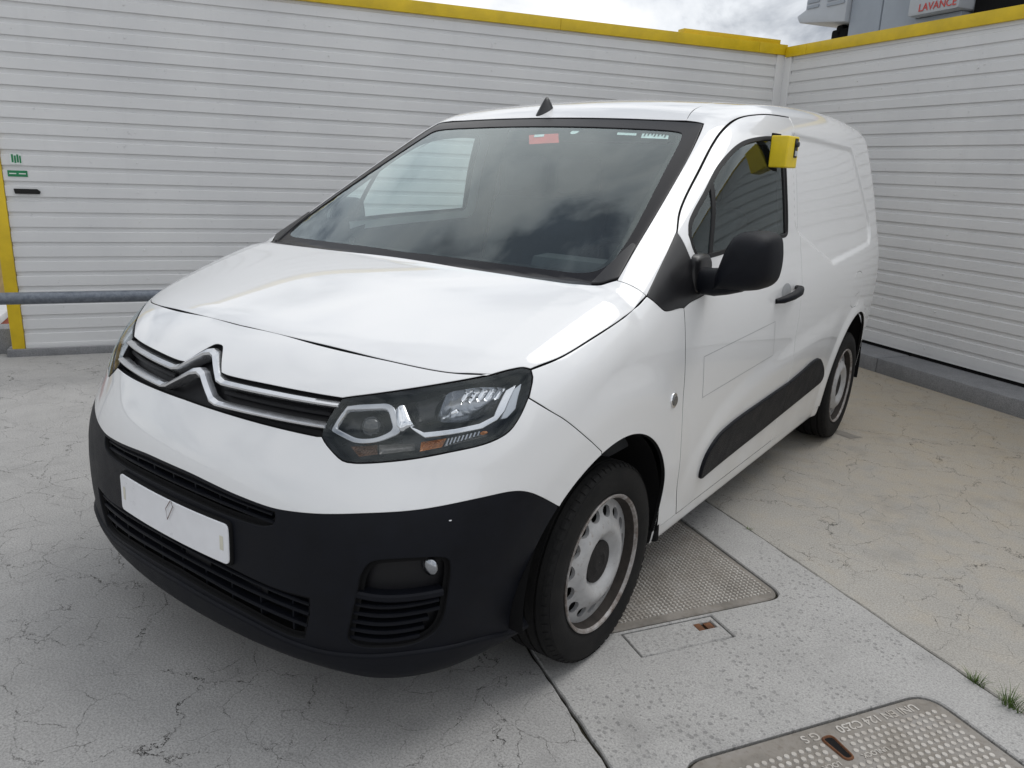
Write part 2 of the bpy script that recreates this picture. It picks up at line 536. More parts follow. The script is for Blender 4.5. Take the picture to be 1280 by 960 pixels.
XS=Spl([(0.15,.850),(.30,.876),(.45,.894),(.60,.908),(.75,.919),(.90,.924),(1.00,.921),(1.08,.911),(1.2,.885),(1.35,.850),(1.5,.812),(1.65,.770),(1.8,.722)])
YC=Spl([(.15,-.80),(.25,-.855),(.33,-.873),(.45,-.878),(.55,-.876),(.64,-.878),(.70,-.868),(.80,-.828),(.90,-.775),(1.0,-.715),(1.1,-.65)])
ZH=Spl([(-.80,.955),(-.62,1.025),(-.4,1.088),(-.2,1.132),(0,1.163),(.2,1.185)])
ZR=Spl([(.6,1.60),(.92,1.705),(1.2,1.77),(1.6,1.815),(2.2,1.84),(2.8,1.84),(3.4,1.815)])
def polysd(py,pz,P,r=0.0):
    d=np.full(np.shape(py),1e9);s=np.ones(np.shape(py))
    n=len(P)
    for i in range(n):
        a=P[i];b=P[i-1];e=(b[0]-a[0],b[1]-a[1]);wy=py-a[0];wz=pz-a[1]
        t=np.clip((wy*e[0]+wz*e[1])/(e[0]**2+e[1]**2),0,1)
        d=np.minimum(d,(wy-e[0]*t)**2+(wz-e[1]*t)**2)
        c1=pz>=a[1];c2=pz<b[1];c3=e[0]*wz>e[1]*wy
        s=np.where((c1&c2&c3)|(~c1&~c2&~c3),-s,s)
    return s*np.sqrt(d)-r
PANEL=[(1.62,1.58),(2.62,1.56),(2.93,1.22),(2.12,1.17),(1.62,1.33)]
SWY=Spl([(.45,.30),(.62,.50),(.85,.63),(1.3,.70),(2.0,.76),(2.6,.80)])
def Xs(y,z):
    x=XS(z)
    x=x-0.24*np.maximum(-.05-y,0)**2-.055*np.maximum(y-2.5,0)**2
    x=x+.028*sstep(y,.25,1.55)*sstep(z,1.1,1.6)*(1-.8*sstep(y,2.2,3.1))
    r=np.hypot(y+.03,z-.345)
    x=x+.012*sstep(r,.62,.48)*sstep(z,.35,.55)
    r2=np.hypot(y-2.79,z-.345)
    x=x+.012*sstep(r2,.50,.42)
    sw=z-SWY(y)
    x=x+.009*sstep(sw,.07,-.04)*sstep(sw,-.30,-.05)*sstep(y,.5,.75)*sstep(y,2.5,2.2)
    x=x-.012*sstep(polysd(y,z,PANEL,.08),.014,-.014)
    return x
def Yf(x,z):
    x=np.abs(x)
    c=.27-.12*sstep(z,.78,.50)
    return YC(z)+c*x*x+.16*x**4
def Zt(x,y):
    x=np.abs(x)
    fr=np.clip(-y/.6,0,1.3)
    hood=ZH(y)-(.012+.10*fr)*(x/.8)**2.6-.10*np.maximum(x-.72,0)
    ws=1.172+.550*y-(.09-.05*np.clip(y,0,1))*x*x-.02*(np.clip(y,0,1)-.5)**2
    roof=ZR(y)-.035*(x/.7)**2
    return smax(hood,smin(ws,roof,.03),.004)
def F(P):
    x=np.abs(P[...,0]);y=P[...,1];z=P[...,2]
    fs=x-Xs(y,z)
    ff=(Yf(x,z)-y)*.9
    ft=(z-Zt(x,y))*.92
    f=smax(ff,ft,.11)
    k=.12+.04*sstep(y,0.,.3)-.05*sstep(y,.9,1.6)
    f=smax(f,fs,k)
    fr=(y-(3.50-.12*(z-.6)*sstep(z,.6,1.8)-0.06*x*x))
    f=smax(f,fr,.16)
    fb=.20+.06*x*x*sstep(y,.2,-.2)-z
    return smax(f,fb,.05)
def hit(O,D,t0=0.,t1=7.,cap=.12,smin_=.004):
    """vectorised march + bisection; O,D (n,3)"""
    n=len(D);t=np.full(n,float(t0));lo=np.full(n,np.nan);hi=lo.copy()
    act=np.arange(n);f0=F(O+D*t[:,None])
    for i in range(3000):
        s=np.clip(np.abs(f0)*.6,smin_,cap)
        tn=t[act]+s
        f1=F(O[act]+D[act]*tn[:,None])
        h=(f0>0)&(f1<=0)
        lo[act[h]]=t[act[h]];hi[act[h]]=tn[h]
        t[act]=tn
        keep=(~h)&(tn<t1)
        act=act[keep];f0=f1[keep]
        if len(act)==0:break
    k=np.where(~np.isnan(lo))[0]
    l=lo[k];u=hi[k]
    for i in range(26):
        m=.5*(l+u);fm=F(O[k]+D[k]*m[:,None]);l=np.where(fm>0,m,l);u=np.where(fm>0,u,m)
    lo[k]=l
    return O+D*lo[:,None]
def grad(P,e=1e-3):
    g=np.stack([F(P+np.eye(3)[i]*e)-F(P-np.eye(3)[i]*e) for i in range(3)],-1)
    return g/np.maximum(np.linalg.norm(g,axis=-1,keepdims=True),1e-9)
# ------------------------------------------------------------------ patch tools: panels cut from the van's body surface
class Par:
    """parallel projection along d"""
    def __init__(s, d, e1, e2, t0=1.6):
        s.d, s.e1, s.e2, s.t0 = (np.array(q, float) for q in (d, e1, e2, t0))
    def to2(s, P):
        P = np.asarray(P, float)
        return np.stack([P @ s.e1, P @ s.e2], -1)
    def cast(s, q):
        O = q[:, :1] * s.e1 + q[:, 1:] * s.e2 - s.d * 3.2
        return hit(O, np.tile(s.d, (len(q), 1)), t0=float(s.t0), t1=4.6)
class Cyl:
    """projection towards a vertical axis behind the nose"""
    YA, RS = .5, 1.25
    def to2(s, P):
        P = np.asarray(P, float)
        return np.stack([np.arctan2(P[..., 0], s.YA - P[..., 1]) * s.RS, P[..., 2]], -1)
    def cast(s, q):
        th = q[:, 0] / s.RS
        d = np.stack([np.sin(th), -np.cos(th), 0 * th], -1)
        O = d * 2.2 + np.array([0, s.YA, 0]) + q[:, 1:] * np.array([0, 0, 1.])
        return hit(O, -d, t0=.4, t1=2.)
SIDE = Par((-1, 0, 0), (0, 1, 0), (0, 0, 1), 2.0)
DIAG = Par((-.9, 0, -.43589), (0, 1, 0), (-.43589, 0, .9), 1.1)
TOP = Par((0, 0, -1), (1, 0, 0), (0, 1, 0), 1.2)
REAR = Par((0, -1, 0), (1, 0, 0), (0, 0, 1), -.6)
CYL = Cyl()

def crom(P, ds):
    """Catmull-Rom through P (n,k), resampled about ds apart"""
    P = np.asarray(P, float)
    if len(P) == 2:
        n = max(1, int(np.linalg.norm(P[1] - P[0]) / ds + .5))
        return P[0] + (P[1] - P[0]) * np.linspace(0, 1, n + 1)[:, None]
    Q = np.vstack([2 * P[0] - P[1], P, 2 * P[-1] - P[-2]])
    out = []
    for i in range(1, len(Q) - 2):
        p0, p1, p2, p3 = Q[i - 1], Q[i], Q[i + 1], Q[i + 2]
        d0, d1, d2 = [max(np.linalg.norm(b - a), 1e-6) ** .5 for a, b in ((p0, p1), (p1, p2), (p2, p3))]
        m1 = (p1 - p0) / d0 - (p2 - p0) / (d0 + d1) + (p2 - p1) / d1
        m2 = (p2 - p1) / d1 - (p3 - p1) / (d1 + d2) + (p3 - p2) / d2
        m1, m2 = m1 * d1, m2 * d1
        n = max(1, int(np.linalg.norm(p2 - p1) / ds + .5))
        t = (np.arange(n) / n)[:, None]
        out.append((2 * t**3 - 3 * t**2 + 1) * p1 + (t**3 - 2 * t**2 + t) * m1 + (-2 * t**3 + 3 * t**2) * p2 + (t**3 - t**2) * m2)
    out.append(P[-1:])
    return np.vstack(out)
def loop(proj, segs, ds=.012):
    """closed loop from segments of control points (3-D or already 2-D); corners where segments meet"""
    L = []
    for s in segs:
        a = np.asarray(s, float)
        if a.shape[1] == 3:
            a = proj.to2(a)
        L.append(crom(a, ds)[:-1])
    return np.vstack(L)
def area2(L):
    x, y = L[:, 0], L[:, 1]
    return .5 * np.sum(x * np.roll(y, -1) - np.roll(x, -1) * y)
def inset(L, g):
    """move a loop to its left by g"""
    if not g:
        return L.copy()
    a = L - np.roll(L, 1, 0); b = np.roll(L, -1, 0) - L
    na = np.stack([-a[:, 1], a[:, 0]], 1) / np.maximum(np.linalg.norm(a, axis=1), 1e-9)[:, None]
    nb = np.stack([-b[:, 1], b[:, 0]], 1) / np.maximum(np.linalg.norm(b, axis=1), 1e-9)[:, None]
    m = na + nb
    m /= np.maximum((m * m).sum(1), .6)[:, None]
    return L + 2 * m * g / 1.0 * 1.0
def inside(pts, L):
    r = np.zeros(len(pts), bool)
    x, y = pts[:, 0], pts[:, 1]
    A = L; B = np.roll(L, -1, 0)
    for (x0, y0), (x1, y1) in zip(A, B):
        if y0 == y1:
            continue
        c = (y0 > y) != (y1 > y)
        r ^= c & (x < (x1 - x0) * (y - y0) / (y1 - y0) + x0)
    return r
def dist_to(pts, L):
    d = np.full(len(pts), 1e9)
    for i in range(0, len(L)):
        d = np.minimum(d, np.hypot(pts[:, 0] - L[i, 0], pts[:, 1] - L[i, 1]))
    return d
def fill(outer, holes=(), g=.02):
    """constrained triangulation of a region; returns points, triangles, list of boundary index loops"""
    outer = outer if area2(outer) > 0 else outer[::-1]
    holes = [h if area2(h) < 0 else h[::-1] for h in holes]
    loops = [outer] + list(holes)
    pts = [np.vstack(loops)]
    if g:
        lo, hi = outer.min(0), outer.max(0)
        nx, ny = int((hi[0] - lo[0]) / g) + 2, int((hi[1] - lo[1]) / (g * .866)) + 2
        gx, gy = np.meshgrid(np.arange(nx), np.arange(ny))
        G = np.stack([lo[0] + (gx + .5 * (gy % 2)) * g, lo[1] + gy * g * .866], -1).reshape(-1, 2)
        k = inside(G, outer)
        for h in holes:
            k &= ~inside(G, h)
        G = G[k]
        dd = np.full(len(G), 1e9)
        for l_ in loops:
            dd = np.minimum(dd, dist_to(G, l_))
        pts.append(G[dd > g * .55])
    pts = np.vstack(pts)
    edges, idx, s = [], [], 0
    for l_ in loops:
        n = len(l_)
        idx.append(list(range(s, s + n)))
        edges += [(s + i, s + (i + 1) % n) for i in range(n)]
        s += n
    vo, eo, fo, vmap, _, _ = delaunay_2d_cdt([Vector(p) for p in pts], edges, [], 0, 1e-7)
    back = {}
    V = np.array([tuple(v) for v in vo])
    old2new = {}
    for i, src in enumerate(vmap):
        for q in src:
            old2new[q] = i
    T = np.array([f for f in fo if len(f) == 3])
    cen = V[T].mean(1)
    k = inside(cen, outer)
    for h in holes:
        k &= ~inside(cen, h)
    T = T[k]
    a = V[T]
    cr = (a[:, 1, 0] - a[:, 0, 0]) * (a[:, 2, 1] - a[:, 0, 1]) - (a[:, 1, 1] - a[:, 0, 1]) * (a[:, 2, 0] - a[:, 0, 0])
    T[cr < 0] = T[cr < 0][:, ::-1]
    return V, T, [[old2new[i] for i in l_] for l_ in idx]
def mirror_geo(V, Fc, N):
    M = np.array([-1, 1, 1])
    return V * M, [tuple(f[::-1]) for f in Fc], (N * M if N is not None else None)
def panel_geo(proj, outer, holes=(), gap=.0022, depth=.011, off=0., g=.02, bev=.0014, flange=.012, sym=False, hgap=None):
    outer = outer if area2(outer) > 0 else outer[::-1]
    holes = [h if area2(h) < 0 else h[::-1] for h in holes]
    o2 = inset(outer, gap)
    h2 = [inset(h, gap if hgap is None else hgap) for h in holes]
    V2, T, loops = fill(o2, h2, g)
    P = proj.cast(V2)
    bad = np.isnan(P[:, 0])
    if bad.any():
        good = np.where(~bad)[0]
        for i in np.where(bad)[0]:
            j = good[np.argmin(((V2[good] - V2[i])**2).sum(1))]
            P[i] = P[j]
        print('PATCH misses', bad.sum(), len(P))
    N = grad(P)
    P = P + N * off
    # orientation
    t = P[T]
    fn = np.cross(t[:, 1] - t[:, 0], t[:, 2] - t[:, 0])
    flip = (fn * N[T].mean(1)).sum() < 0
    V = [P]; NN = [N]; F_ = [tuple(x) for x in (T[:, ::-1] if flip else T)]
    mi = [0] * len(F_)
    base = len(P)
    if depth:
        for lp in loops:
            lp = np.array(lp)
            p, n = P[lp], N[lp]
            tan = np.roll(p, -1, 0) - np.roll(p, 1, 0)
            tan /= np.maximum(np.linalg.norm(tan, axis=1), 1e-9)[:, None]
            o = np.cross(tan, n)
            if flip:
                o = -o
            o /= np.maximum(np.linalg.norm(o, axis=1), 1e-9)[:, None]
            sgn = 1. if depth > 0 else -1.
            r2 = p + o * bev - n * bev * sgn
            r3 = r2 - n * depth
            rings = [lp, None, None]
            k = len(lp)
            V += [r2, r3]; nn2 = n + o; nn2 /= np.linalg.norm(nn2, axis=1)[:, None]
            NN += [nn2, o]
            A = list(lp); B = list(range(base, base + k)); C_ = list(range(base + k, base + 2 * k))
            base += 2 * k
            strips = [(A, B, 0), (B, C_, 1 if flange else 0)]  # gap walls and flange take the second, black material: painted-in seam shade
            if flange:
                V += [r3 + o * flange]; NN += [n]
                D_ = list(range(base, base + k)); base += k
                V += [r3]; NN += [n]
                C2 = list(range(base, base + k)); base += k
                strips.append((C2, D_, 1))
            for a_, b_, m in strips:
                for i in range(k):
                    j = (i + 1) % k
                    q = (a_[i], b_[i], b_[j], a_[j])
                    F_.append(q[::-1] if flip else q)
                    mi.append(m)
    return np.vstack(V), F_, np.vstack(NN), mi
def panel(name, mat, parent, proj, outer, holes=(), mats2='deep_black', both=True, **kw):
    """a panel; with both=True its mirror image on the other flank as well. returns [left, right]"""
    V, Fc, N, mi = panel_geo(proj, outer, holes, **kw)
    res = []
    par = parent if isinstance(parent, (list, tuple)) else (parent, parent)
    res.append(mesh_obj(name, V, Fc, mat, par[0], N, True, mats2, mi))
    if both:
        V2, F2, N2 = mirror_geo(V, Fc, N)
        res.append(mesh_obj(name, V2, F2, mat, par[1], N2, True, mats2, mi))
    return res
def bowl(name, mat, parent, proj, outer, depth=.05, g=.03, both=True, lip=.003, axis=None, shrink=0.):
    """recess behind an opening: side walls and a back"""
    outer = outer if area2(outer) > 0 else outer[::-1]
    V2, T, loops = fill(outer, (), g)
    P = proj.cast(V2)
    P = np.where(np.isnan(P), np.nanmean(P, 0), P)
    N = grad(P)
    D = N if axis is None else np.tile(np.array(axis, float), (len(P), 1))
    c = P.mean(0)
    B = P - D * depth
    if shrink:
        B = c - D * depth + (P - c) * (1 - shrink)
    t = B[T]
    flip = (np.cross(t[:, 1] - t[:, 0], t[:, 2] - t[:, 0]) * N[T].mean(1)).sum() < 0
    lp = loops[0]
    rim = P[lp] - N[lp] * lip
    V = np.vstack([B, rim])
    F_ = [tuple(x) for x in (T[:, ::-1] if flip else T)]
    k = len(lp); b = len(B)
    for i in range(k):
        j = (i + 1) % k
        q = (lp[i], lp[j], b + j, b + i)
        F_.append(q if flip else q[::-1])
    out = []
    par = parent if isinstance(parent, (list, tuple)) else (parent, parent)
    o = mesh_obj(name, V, F_, mat, par[0]); o.data.set_sharp_from_angle(angle=math.radians(40)); out.append(o)
    if both:
        V2_, F2, _ = mirror_geo(V, F_, None)
        o = mesh_obj(name, V2_, F2, mat, par[1]); o.data.set_sharp_from_angle(angle=math.radians(40)); out.append(o)
    return out
def S(xz):
    """points on the nose for given (x, z), with normals"""
    xz = np.asarray(xz, float)
    O = np.stack([xz[:, 0], np.full(len(xz), -1.5), xz[:, 1]], 1)
    P = hit(O, np.tile(np.array([0, 1., 0]), (len(xz), 1)), t0=.5, t1=2.)
    return P, grad(P)
def bar(name, mat, parent, path, h, proud=.006, deep=.012, off=0., both=True, ds=.01, flat=.5, corners=False, tilt=0.):
    """moulding swept along a path of (x, z) points over the nose; h may vary along the path"""
    path = np.asarray(path, float)
    hh = np.full(len(path), h) if np.isscalar(h) else np.asarray(h, float)
    q = np.hstack([path, hh[:, None]])
    if corners:
        q = np.vstack([crom(q[i:i + 2], ds)[:-1] for i in range(len(q) - 1)] + [q[-1:]])
    else:
        q = crom(q, ds)
    P, N = S(q[:, :2])
    Nh = N * np.array([1, 1, .25]); Nh /= np.linalg.norm(Nh, axis=1)[:, None]
    T = np.gradient(P, axis=0); T /= np.linalg.norm(T, axis=1)[:, None]
    U = np.tile(np.array([0, 0, 1.]), (len(P), 1))
    w = q[:, 2:3]
    P = P + Nh * off
    prof = [(-.5, -deep), (-.5, -.002), (-.5 * flat, proud), (.5 * flat, proud), (.5, -.002), (.5, -deep)]
    rows = [P + U * w * a + Nh * (b + tilt * a) for a, b in prof]
    n, m = len(P), len(prof)
    V = np.stack(rows, 1).reshape(-1, 3)
    F_ = []
    for i in range(n - 1):
        for j in range(m - 1):
            F_.append((i * m + j, (i + 1) * m + j, (i + 1) * m + j + 1, i * m + j + 1))
    F_.append(tuple(range(m)))
    F_.append(tuple(range((n - 1) * m, n * m))[::-1])
    out = []
    par = parent if isinstance(parent, (list, tuple)) else (parent, parent)
    def mk(V, F_, p):
        o = mesh_obj(name, V, F_, mat, p)
        bm = bmesh.new(); bm.from_mesh(o.data); bmesh.ops.recalc_face_normals(bm, faces=bm.faces); bm.to_mesh(o.data); bm.free()
        o.data.set_sharp_from_angle(angle=math.radians(28))
        return o
    out.append(mk(V, F_, par[0]))
    if both:
        out.append(mk(V * np.array([-1, 1, 1]), [f[::-1] for f in F_], par[1]))
    return out
def rounded(pts, r, n=5):
    """polygon with rounded corners, closed loop of 2-D points"""
    P = [np.array(p, float) for p in pts]
    out = []
    for i, p in enumerate(P):
        a, b = P[i - 1] - p, P[(i + 1) % len(P)] - p
        la, lb = np.linalg.norm(a), np.linalg.norm(b)
        rr = r[i] if isinstance(r, (list, tuple)) else r
        k = min(rr, .45 * la, .45 * lb)
        p0, p1 = p + a / la * k, p + b / lb * k
        for t in np.linspace(0, 1, n + 1):
            out.append((1 - t)**2 * p0 + 2 * t * (1 - t) * p + t * t * p1)
    return np.array(out)
def dens(L, ds=.012):
    out = []
    for i in range(len(L)):
        a, b = L[i], L[(i + 1) % len(L)]
        n = max(1, int(np.linalg.norm(b - a) / ds + .5))
        out.append(a + (b - a) * (np.arange(n) / n)[:, None])
    return np.vstack(out)
# ------------------------------------------------------------------ the van
van = thing('delivery_van', 'white panel van with black bumper and steel wheels parked on concrete', 'van')

def side3(yz):
    return SIDE.cast(np.asarray(yz, float))
def nose3(xz):
    return S(xz)[0]
def mirx(seg):
    a = np.asarray(seg, float) * (np.array([-1, 1, 1]) if np.asarray(seg).shape[1] == 3 else np.array([-1, 1]))
    return a[::-1]
def sym(segs):
    """segments run from the centreline round the left side back to the centreline"""
    segs = [np.asarray(s, float) for s in segs]
    return segs + [mirx(s) for s in segs[::-1]]
def arc(cy, cz, r, a0, a1, n=40):
    t = np.radians(np.linspace(a0, a1, n))
    return np.stack([cy + r * np.cos(t), cz + r * np.sin(t)], 1)
FA = (-.03, .345, .40)          # front wheel arch: centre y, z, radius
RA = (2.79, .345, .415)

shut = [(0, -.624, 1.02), (.168, -.619, 1.02), (.321, -.604, 1.012), (.516, -.567, 1.0), (.678, -.508, .986), (.767, -.447, .985)]
lamp_to = [(.767, -.447, .985), (.796, -.402, .996), (.815, -.378, .999), (.829, -.366, .995)]
hf = [(.829, -.366, .995), (.859, -.28, 1.015), (.878, -.156, 1.049), (.887, -.004, 1.087), (.884, .085, 1.107), (.878, .147, 1.131)]
hr1 = [(.878, .147, 1.131), (.841, .125, 1.157), (.798, .108, 1.172)]
hr2 = [(.798, .108, 1.172), (.772, .078, 1.163), (.744, .046, 1.156), (.701, .022, 1.157), (.60, .010, 1.16), (.438, .005, 1.161), (.142, .004, 1.17), (0, .004, 1.17)]

# put every shared edge exactly on the body surface
def snap(seg, proj):
    return [tuple(q) for q in proj.cast(proj.to2(np.asarray(seg, float)))]
lamp_to = snap(lamp_to, CYL)
hf = [lamp_to[-1]] + snap(hf[1:-1], SIDE) + snap(hf[-1:], SIDE)
hr1 = [hf[-1]] + snap(hr1[1:], DIAG)
hr2 = [hr1[-1]] + hr2[1:]
hood = panel('hood', 'white_paint', van, TOP, loop(TOP, sym([shut, lamp_to, hf, hr1, hr2])), both=False, depth=.012, gap=.0024)[0]

# windscreen
ws_side = [hr1[-1], (.77, .29, 1.277), (.744, .49, 1.396), (.703, .739, 1.542), (.655, .95, 1.665)]
ws_top = [(.655, .95, 1.665), (.50, .947, 1.678), (.25, .944, 1.684), (0, .943, 1.688)]
ws_side = [hr1[-1]] + snap(ws_side[1:], DIAG)
ws_top = [ws_side[-1]] + ws_top[1:]
ws_out = loop(TOP, sym([hr2[::-1], ws_side, ws_top]))
ws_in = loop(TOP, sym([[(0, .036, 0), (.2, .044, 0), (.4, .058, 0), (.584, .080, 0), (.68, .098, 0), (.722, .124, 0), (.742, .168, 0), (.742, .22, 0), (.733, .308, 0), (.673, .618, 0), (.627, .835, 0), (.612, .868, 0), (.578, .878, 0), (.35, .880, 0), (0, .880, 0)]]))
frit = panel('windscreen', 'frit', van, TOP, ws_out, [ws_in], both=False, depth=.006, gap=.0025, hgap=0., off=-.003, flange=.02)[0]
tag(frit, 'curved windscreen with black border')
panel('windscreen_glass', 'windscreen_glass', frit, TOP, inset(ws_in if area2(ws_in) > 0 else ws_in[::-1], -.006), both=False, depth=0, gap=0, off=-.0065, g=.03)
def ws_patch(name, mat, pts, off=-.012):
    return panel(name, mat, frit, TOP, dens(np.array(pts, float), .01), both=False, depth=0, gap=0, off=off, g=.012)[0]
tag(ws_patch('sticker', 'red_print', [(-.050, .822), (.085, .838), (.135, .768), (.005, .750)]), 'red label behind the top of the windscreen')
ws_patch('sticker', 'pale_print', [(-.020, .822), (.025, .827), (.036, .808), (-.010, .802)], -.010)
ws_patch('sticker', 'pale_print', [(.153 + .018 * math.cos(t), .853 + .018 * math.sin(t)) for t in np.linspace(0, 2 * math.pi, 16)[:-1]])
ws_patch('sticker', 'pale_print', [(.340, .872), (.423, .873), (.434, .845), (.351, .844)])
w2 = ws_patch('sticker', 'pale_print', [(.447, .874), (.556, .874), (.572, .836), (.462, .831)])
for k in range(7):
    x0 = .462 + .014 * k
    ws_patch('sticker_print', 'cabin_grey', [(x0, .864), (x0 + .006, .864), (x0 + .010, .843 + .004 * (k % 3)), (x0 + .004, .843 + .004 * (k % 3))], -.0105).parent = w2
panel('cowl_corner', 'sail_black', van, TOP, dens(rounded([(.795, .118), (.770, .262), (.758, .262), (.735, .065), (.765, .082)], .008), .01), depth=.006, gap=0, off=.004, flange=0)

# roof, with the flank seam
r_seam = [(.584, .958, 1.68), (.561, 1.046, 1.714), (.541, 1.15, 1.74), (.525, 1.277, 1.763), (.515, 1.435, 1.782), (.51, 1.8, 1.80), (.51, 2.6, 1.815), (.51, 3.3, 1.80)]
roof = panel('roof', 'white_paint', van, TOP, loop(TOP, sym([[(0, .948, 0), (.25, .949, 0), (.50, .952, 0), (.584, .958, 0)], r_seam, [(.51, 3.3, 0), (0, 3.3, 0)]]), .02), both=False, g=.03)[0]

# flank: A-pillar, cantrail and rear quarter in one pressing
rear_edge = [(1.76, .66), (1.62, .74), (1.40, .80), (1.1, .86), (.8, .88), (.45, .86), (.285, .84)]
seam_r = [(1.604, .285), (1.602, .6), (1.60, .9), (1.60, 1.2), (1.61, 1.5), (1.63, 1.70), (1.64, 1.738)]
d_top = [(.735, 1.64, 1.738), (.73, 1.347, 1.728), (.718, 1.116, 1.695), (.729, .942, 1.635), (.76, .689, 1.489), (.80, .488, 1.361), (.829, .42, 1.301)]
sail_e = [(.829, .42, 1.301), (.846, .327, 1.24), (.862, .232, 1.181), (.878, .147, 1.131)]
d_top = snap(d_top, SIDE)
sail_e = [d_top[-1]] + snap(sail_e[1:-1], SIDE) + [hf[-1]]
ra0 = math.degrees(math.asin((.285 - RA[1]) / RA[2]))
arch_r = side3(arc(*RA, ra0, 180 - ra0))
fl_c, fl_r = (2.66, .905), (.125, .098)
flap = np.array([(fl_c[0] + fl_r[0] * math.copysign(abs(math.cos(t))**.8, math.cos(t)), fl_c[1] + fl_r[1] * math.copysign(abs(math.sin(t))**.8, math.sin(t))) for t in np.linspace(0, 2 * math.pi, 60)[:-1]])
flank_loop = loop(DIAG, [ws_side, [ws_side[-1], (.62, .955, 1.676), (.584, .958, 1.68)], r_seam,
                         [(.51, 3.3, 1.80)] + [(x, 3.33, z) for z, x in rear_edge],
                         [(.84, 3.33, .285), tuple(arch_r[0])], arch_r, [tuple(arch_r[-1]), tuple(side3([(1.604, .285)])[0])],
                         side3(seam_r[:-1]).tolist() + [d_top[0]], d_top, sail_e, hr1])
flank = panel('side_panel', 'white_paint', van, DIAG, flank_loop, [DIAG.to2(side3(flap))], g=.011, depth=.012)
panel('fuel_flap', 'white_paint', flank[:1] * 2, SIDE, flap, both=False, depth=.008)
flank_r_cover = panel('flap_blank', 'white_paint', flank[1:] * 2, SIDE, flap, both=False, gap=-.004, depth=0)[0]
me = flank_r_cover.data
for v in me.vertices:
    v.co.x = -v.co.x
me.flip_normals()
panel('flap_catch', 'deep_black', flank[:1] * 2, SIDE, dens(rounded([(2.63, .87), (2.73, .885), (2.735, .887), (2.635, .872)], .002), .02), both=False, depth=0, gap=0, off=.0008, g=0)

# front wing
fa1 = math.degrees(math.asin((.728 - FA[1]) / FA[2]))
fa_b = math.degrees(math.asin((.285 - FA[1]) / FA[2]))
arch_f = arc(*FA, 180 - fa1, fa_b)
seam_f = [(.55, .285), (.53, .33), (.475, .45), (.43, .59), (.405, .72), (.385, .85), (.36, .986), (.35, 1.077)]
fasc = [(.855, -.407, .934), (.893, -.357, .894), (.906, -.318, .868), (.925, -.23, .80), (.932, -.137, .7305)]
fasc = snap(fasc, SIDE)
yz = lambda s: [(p[1], p[2]) for p in s]
sail_b = [(.35, 1.077), (.321, 1.0795), (.241, 1.080), (.211, 1.085), (.147, 1.131)]
wing_loop = loop(SIDE, [yz([(.829, -.366, .995), (.84, -.373, .98), (.850, -.39, .957), (.855, -.407, .934)]), yz(fasc), arch_f,
                        [tuple(arch_f[-1]), (.55, .285)], seam_f, sail_b, yz(hf)[::-1]])
wing = panel('front_wing', 'white_paint', van, SIDE, wing_loop, depth=.010, g=.018, gap=.0030, flange=.005)
# side repeater
rep = arc(.306, .785, .0235, 0, 345, 24)
rp = panel('side_repeater', 'chrome', (wing[0], wing[1]), SIDE, rep, depth=.004, gap=0, off=.005, g=.008, flange=0)
panel('repeater_lens', 'ribbed_clear', (wing[0], wing[1]), SIDE, arc(.306, .785, .0155, 0, 345, 20), depth=.004, gap=0, off=.009, g=.008, flange=0)

# door
win_segs = [[(.472, 1.290), (.50, 1.325), (.657, 1.424), (.818, 1.52), (.997, 1.594), (1.184, 1.626), (1.36, 1.636), (1.425, 1.630), (1.443, 1.60)],
            [(1.443, 1.60), (1.428, 1.45), (1.424, 1.29), (1.416, 1.258), (1.39, 1.249)],
            [(1.39, 1.249), (.9, 1.232), (.53, 1.218), (.49, 1.226), (.472, 1.25), (.472, 1.290)]]
win = loop(SIDE, win_segs)
win = win if area2(win) > 0 else win[::-1]
door_sail = [(.42, 1.301), (.438, 1.22), (.47, 1.185), (.54, 1.17), (.575, 1.145), (.575, 1.115), (.512, 1.101), (.394, 1.088), (.35, 1.077)]
door_loop = loop(SIDE, [seam_f[::-1], [(.55, .285), (1.604, .285)], seam_r, yz(d_top), door_sail])
door = panel('front_door', 'white_paint', van, SIDE, door_loop, [win], depth=.013, g=.018, hgap=0., gap=.0048)
seal = panel('window_seal', 'seal_rubber', (door[0], door[1]), SIDE, inset(win, -.004), [inset(win, .008)], depth=.006, gap=0, off=.0016, g=.0, flange=0)
sg = panel('window_glass', 'side_glass', (door[0], door[1]), SIDE, inset(win, -.003), depth=0, gap=0, off=-.006, g=.03)
panel('window_seal', 'seal_rubber', (door[0], door[1]), SIDE, dens(np.array([(1.400, 1.256), (1.422, 1.262), (1.424, 1.30), (1.428, 1.45), (1.441, 1.60), (1.43, 1.627), (1.408, 1.628), (1.398, 1.45)]), .015), depth=.004, gap=0, off=-.001, g=0, flange=0)
panel('window_divider', 'seal_rubber', (door[0], door[1]), SIDE, dens(np.array([(.592, 1.214), (.618, 1.214), (.735, 1.470), (.708, 1.456)]), .015), depth=.004, gap=0, off=-.002, g=0, flange=0)
panel('sail_panel', 'sail_black', (door[0], door[1]), SIDE, loop(SIDE, [yz(sail_e)[::-1], door_sail, sail_b]), depth=.008, gap=.001, off=.0015, g=.02)
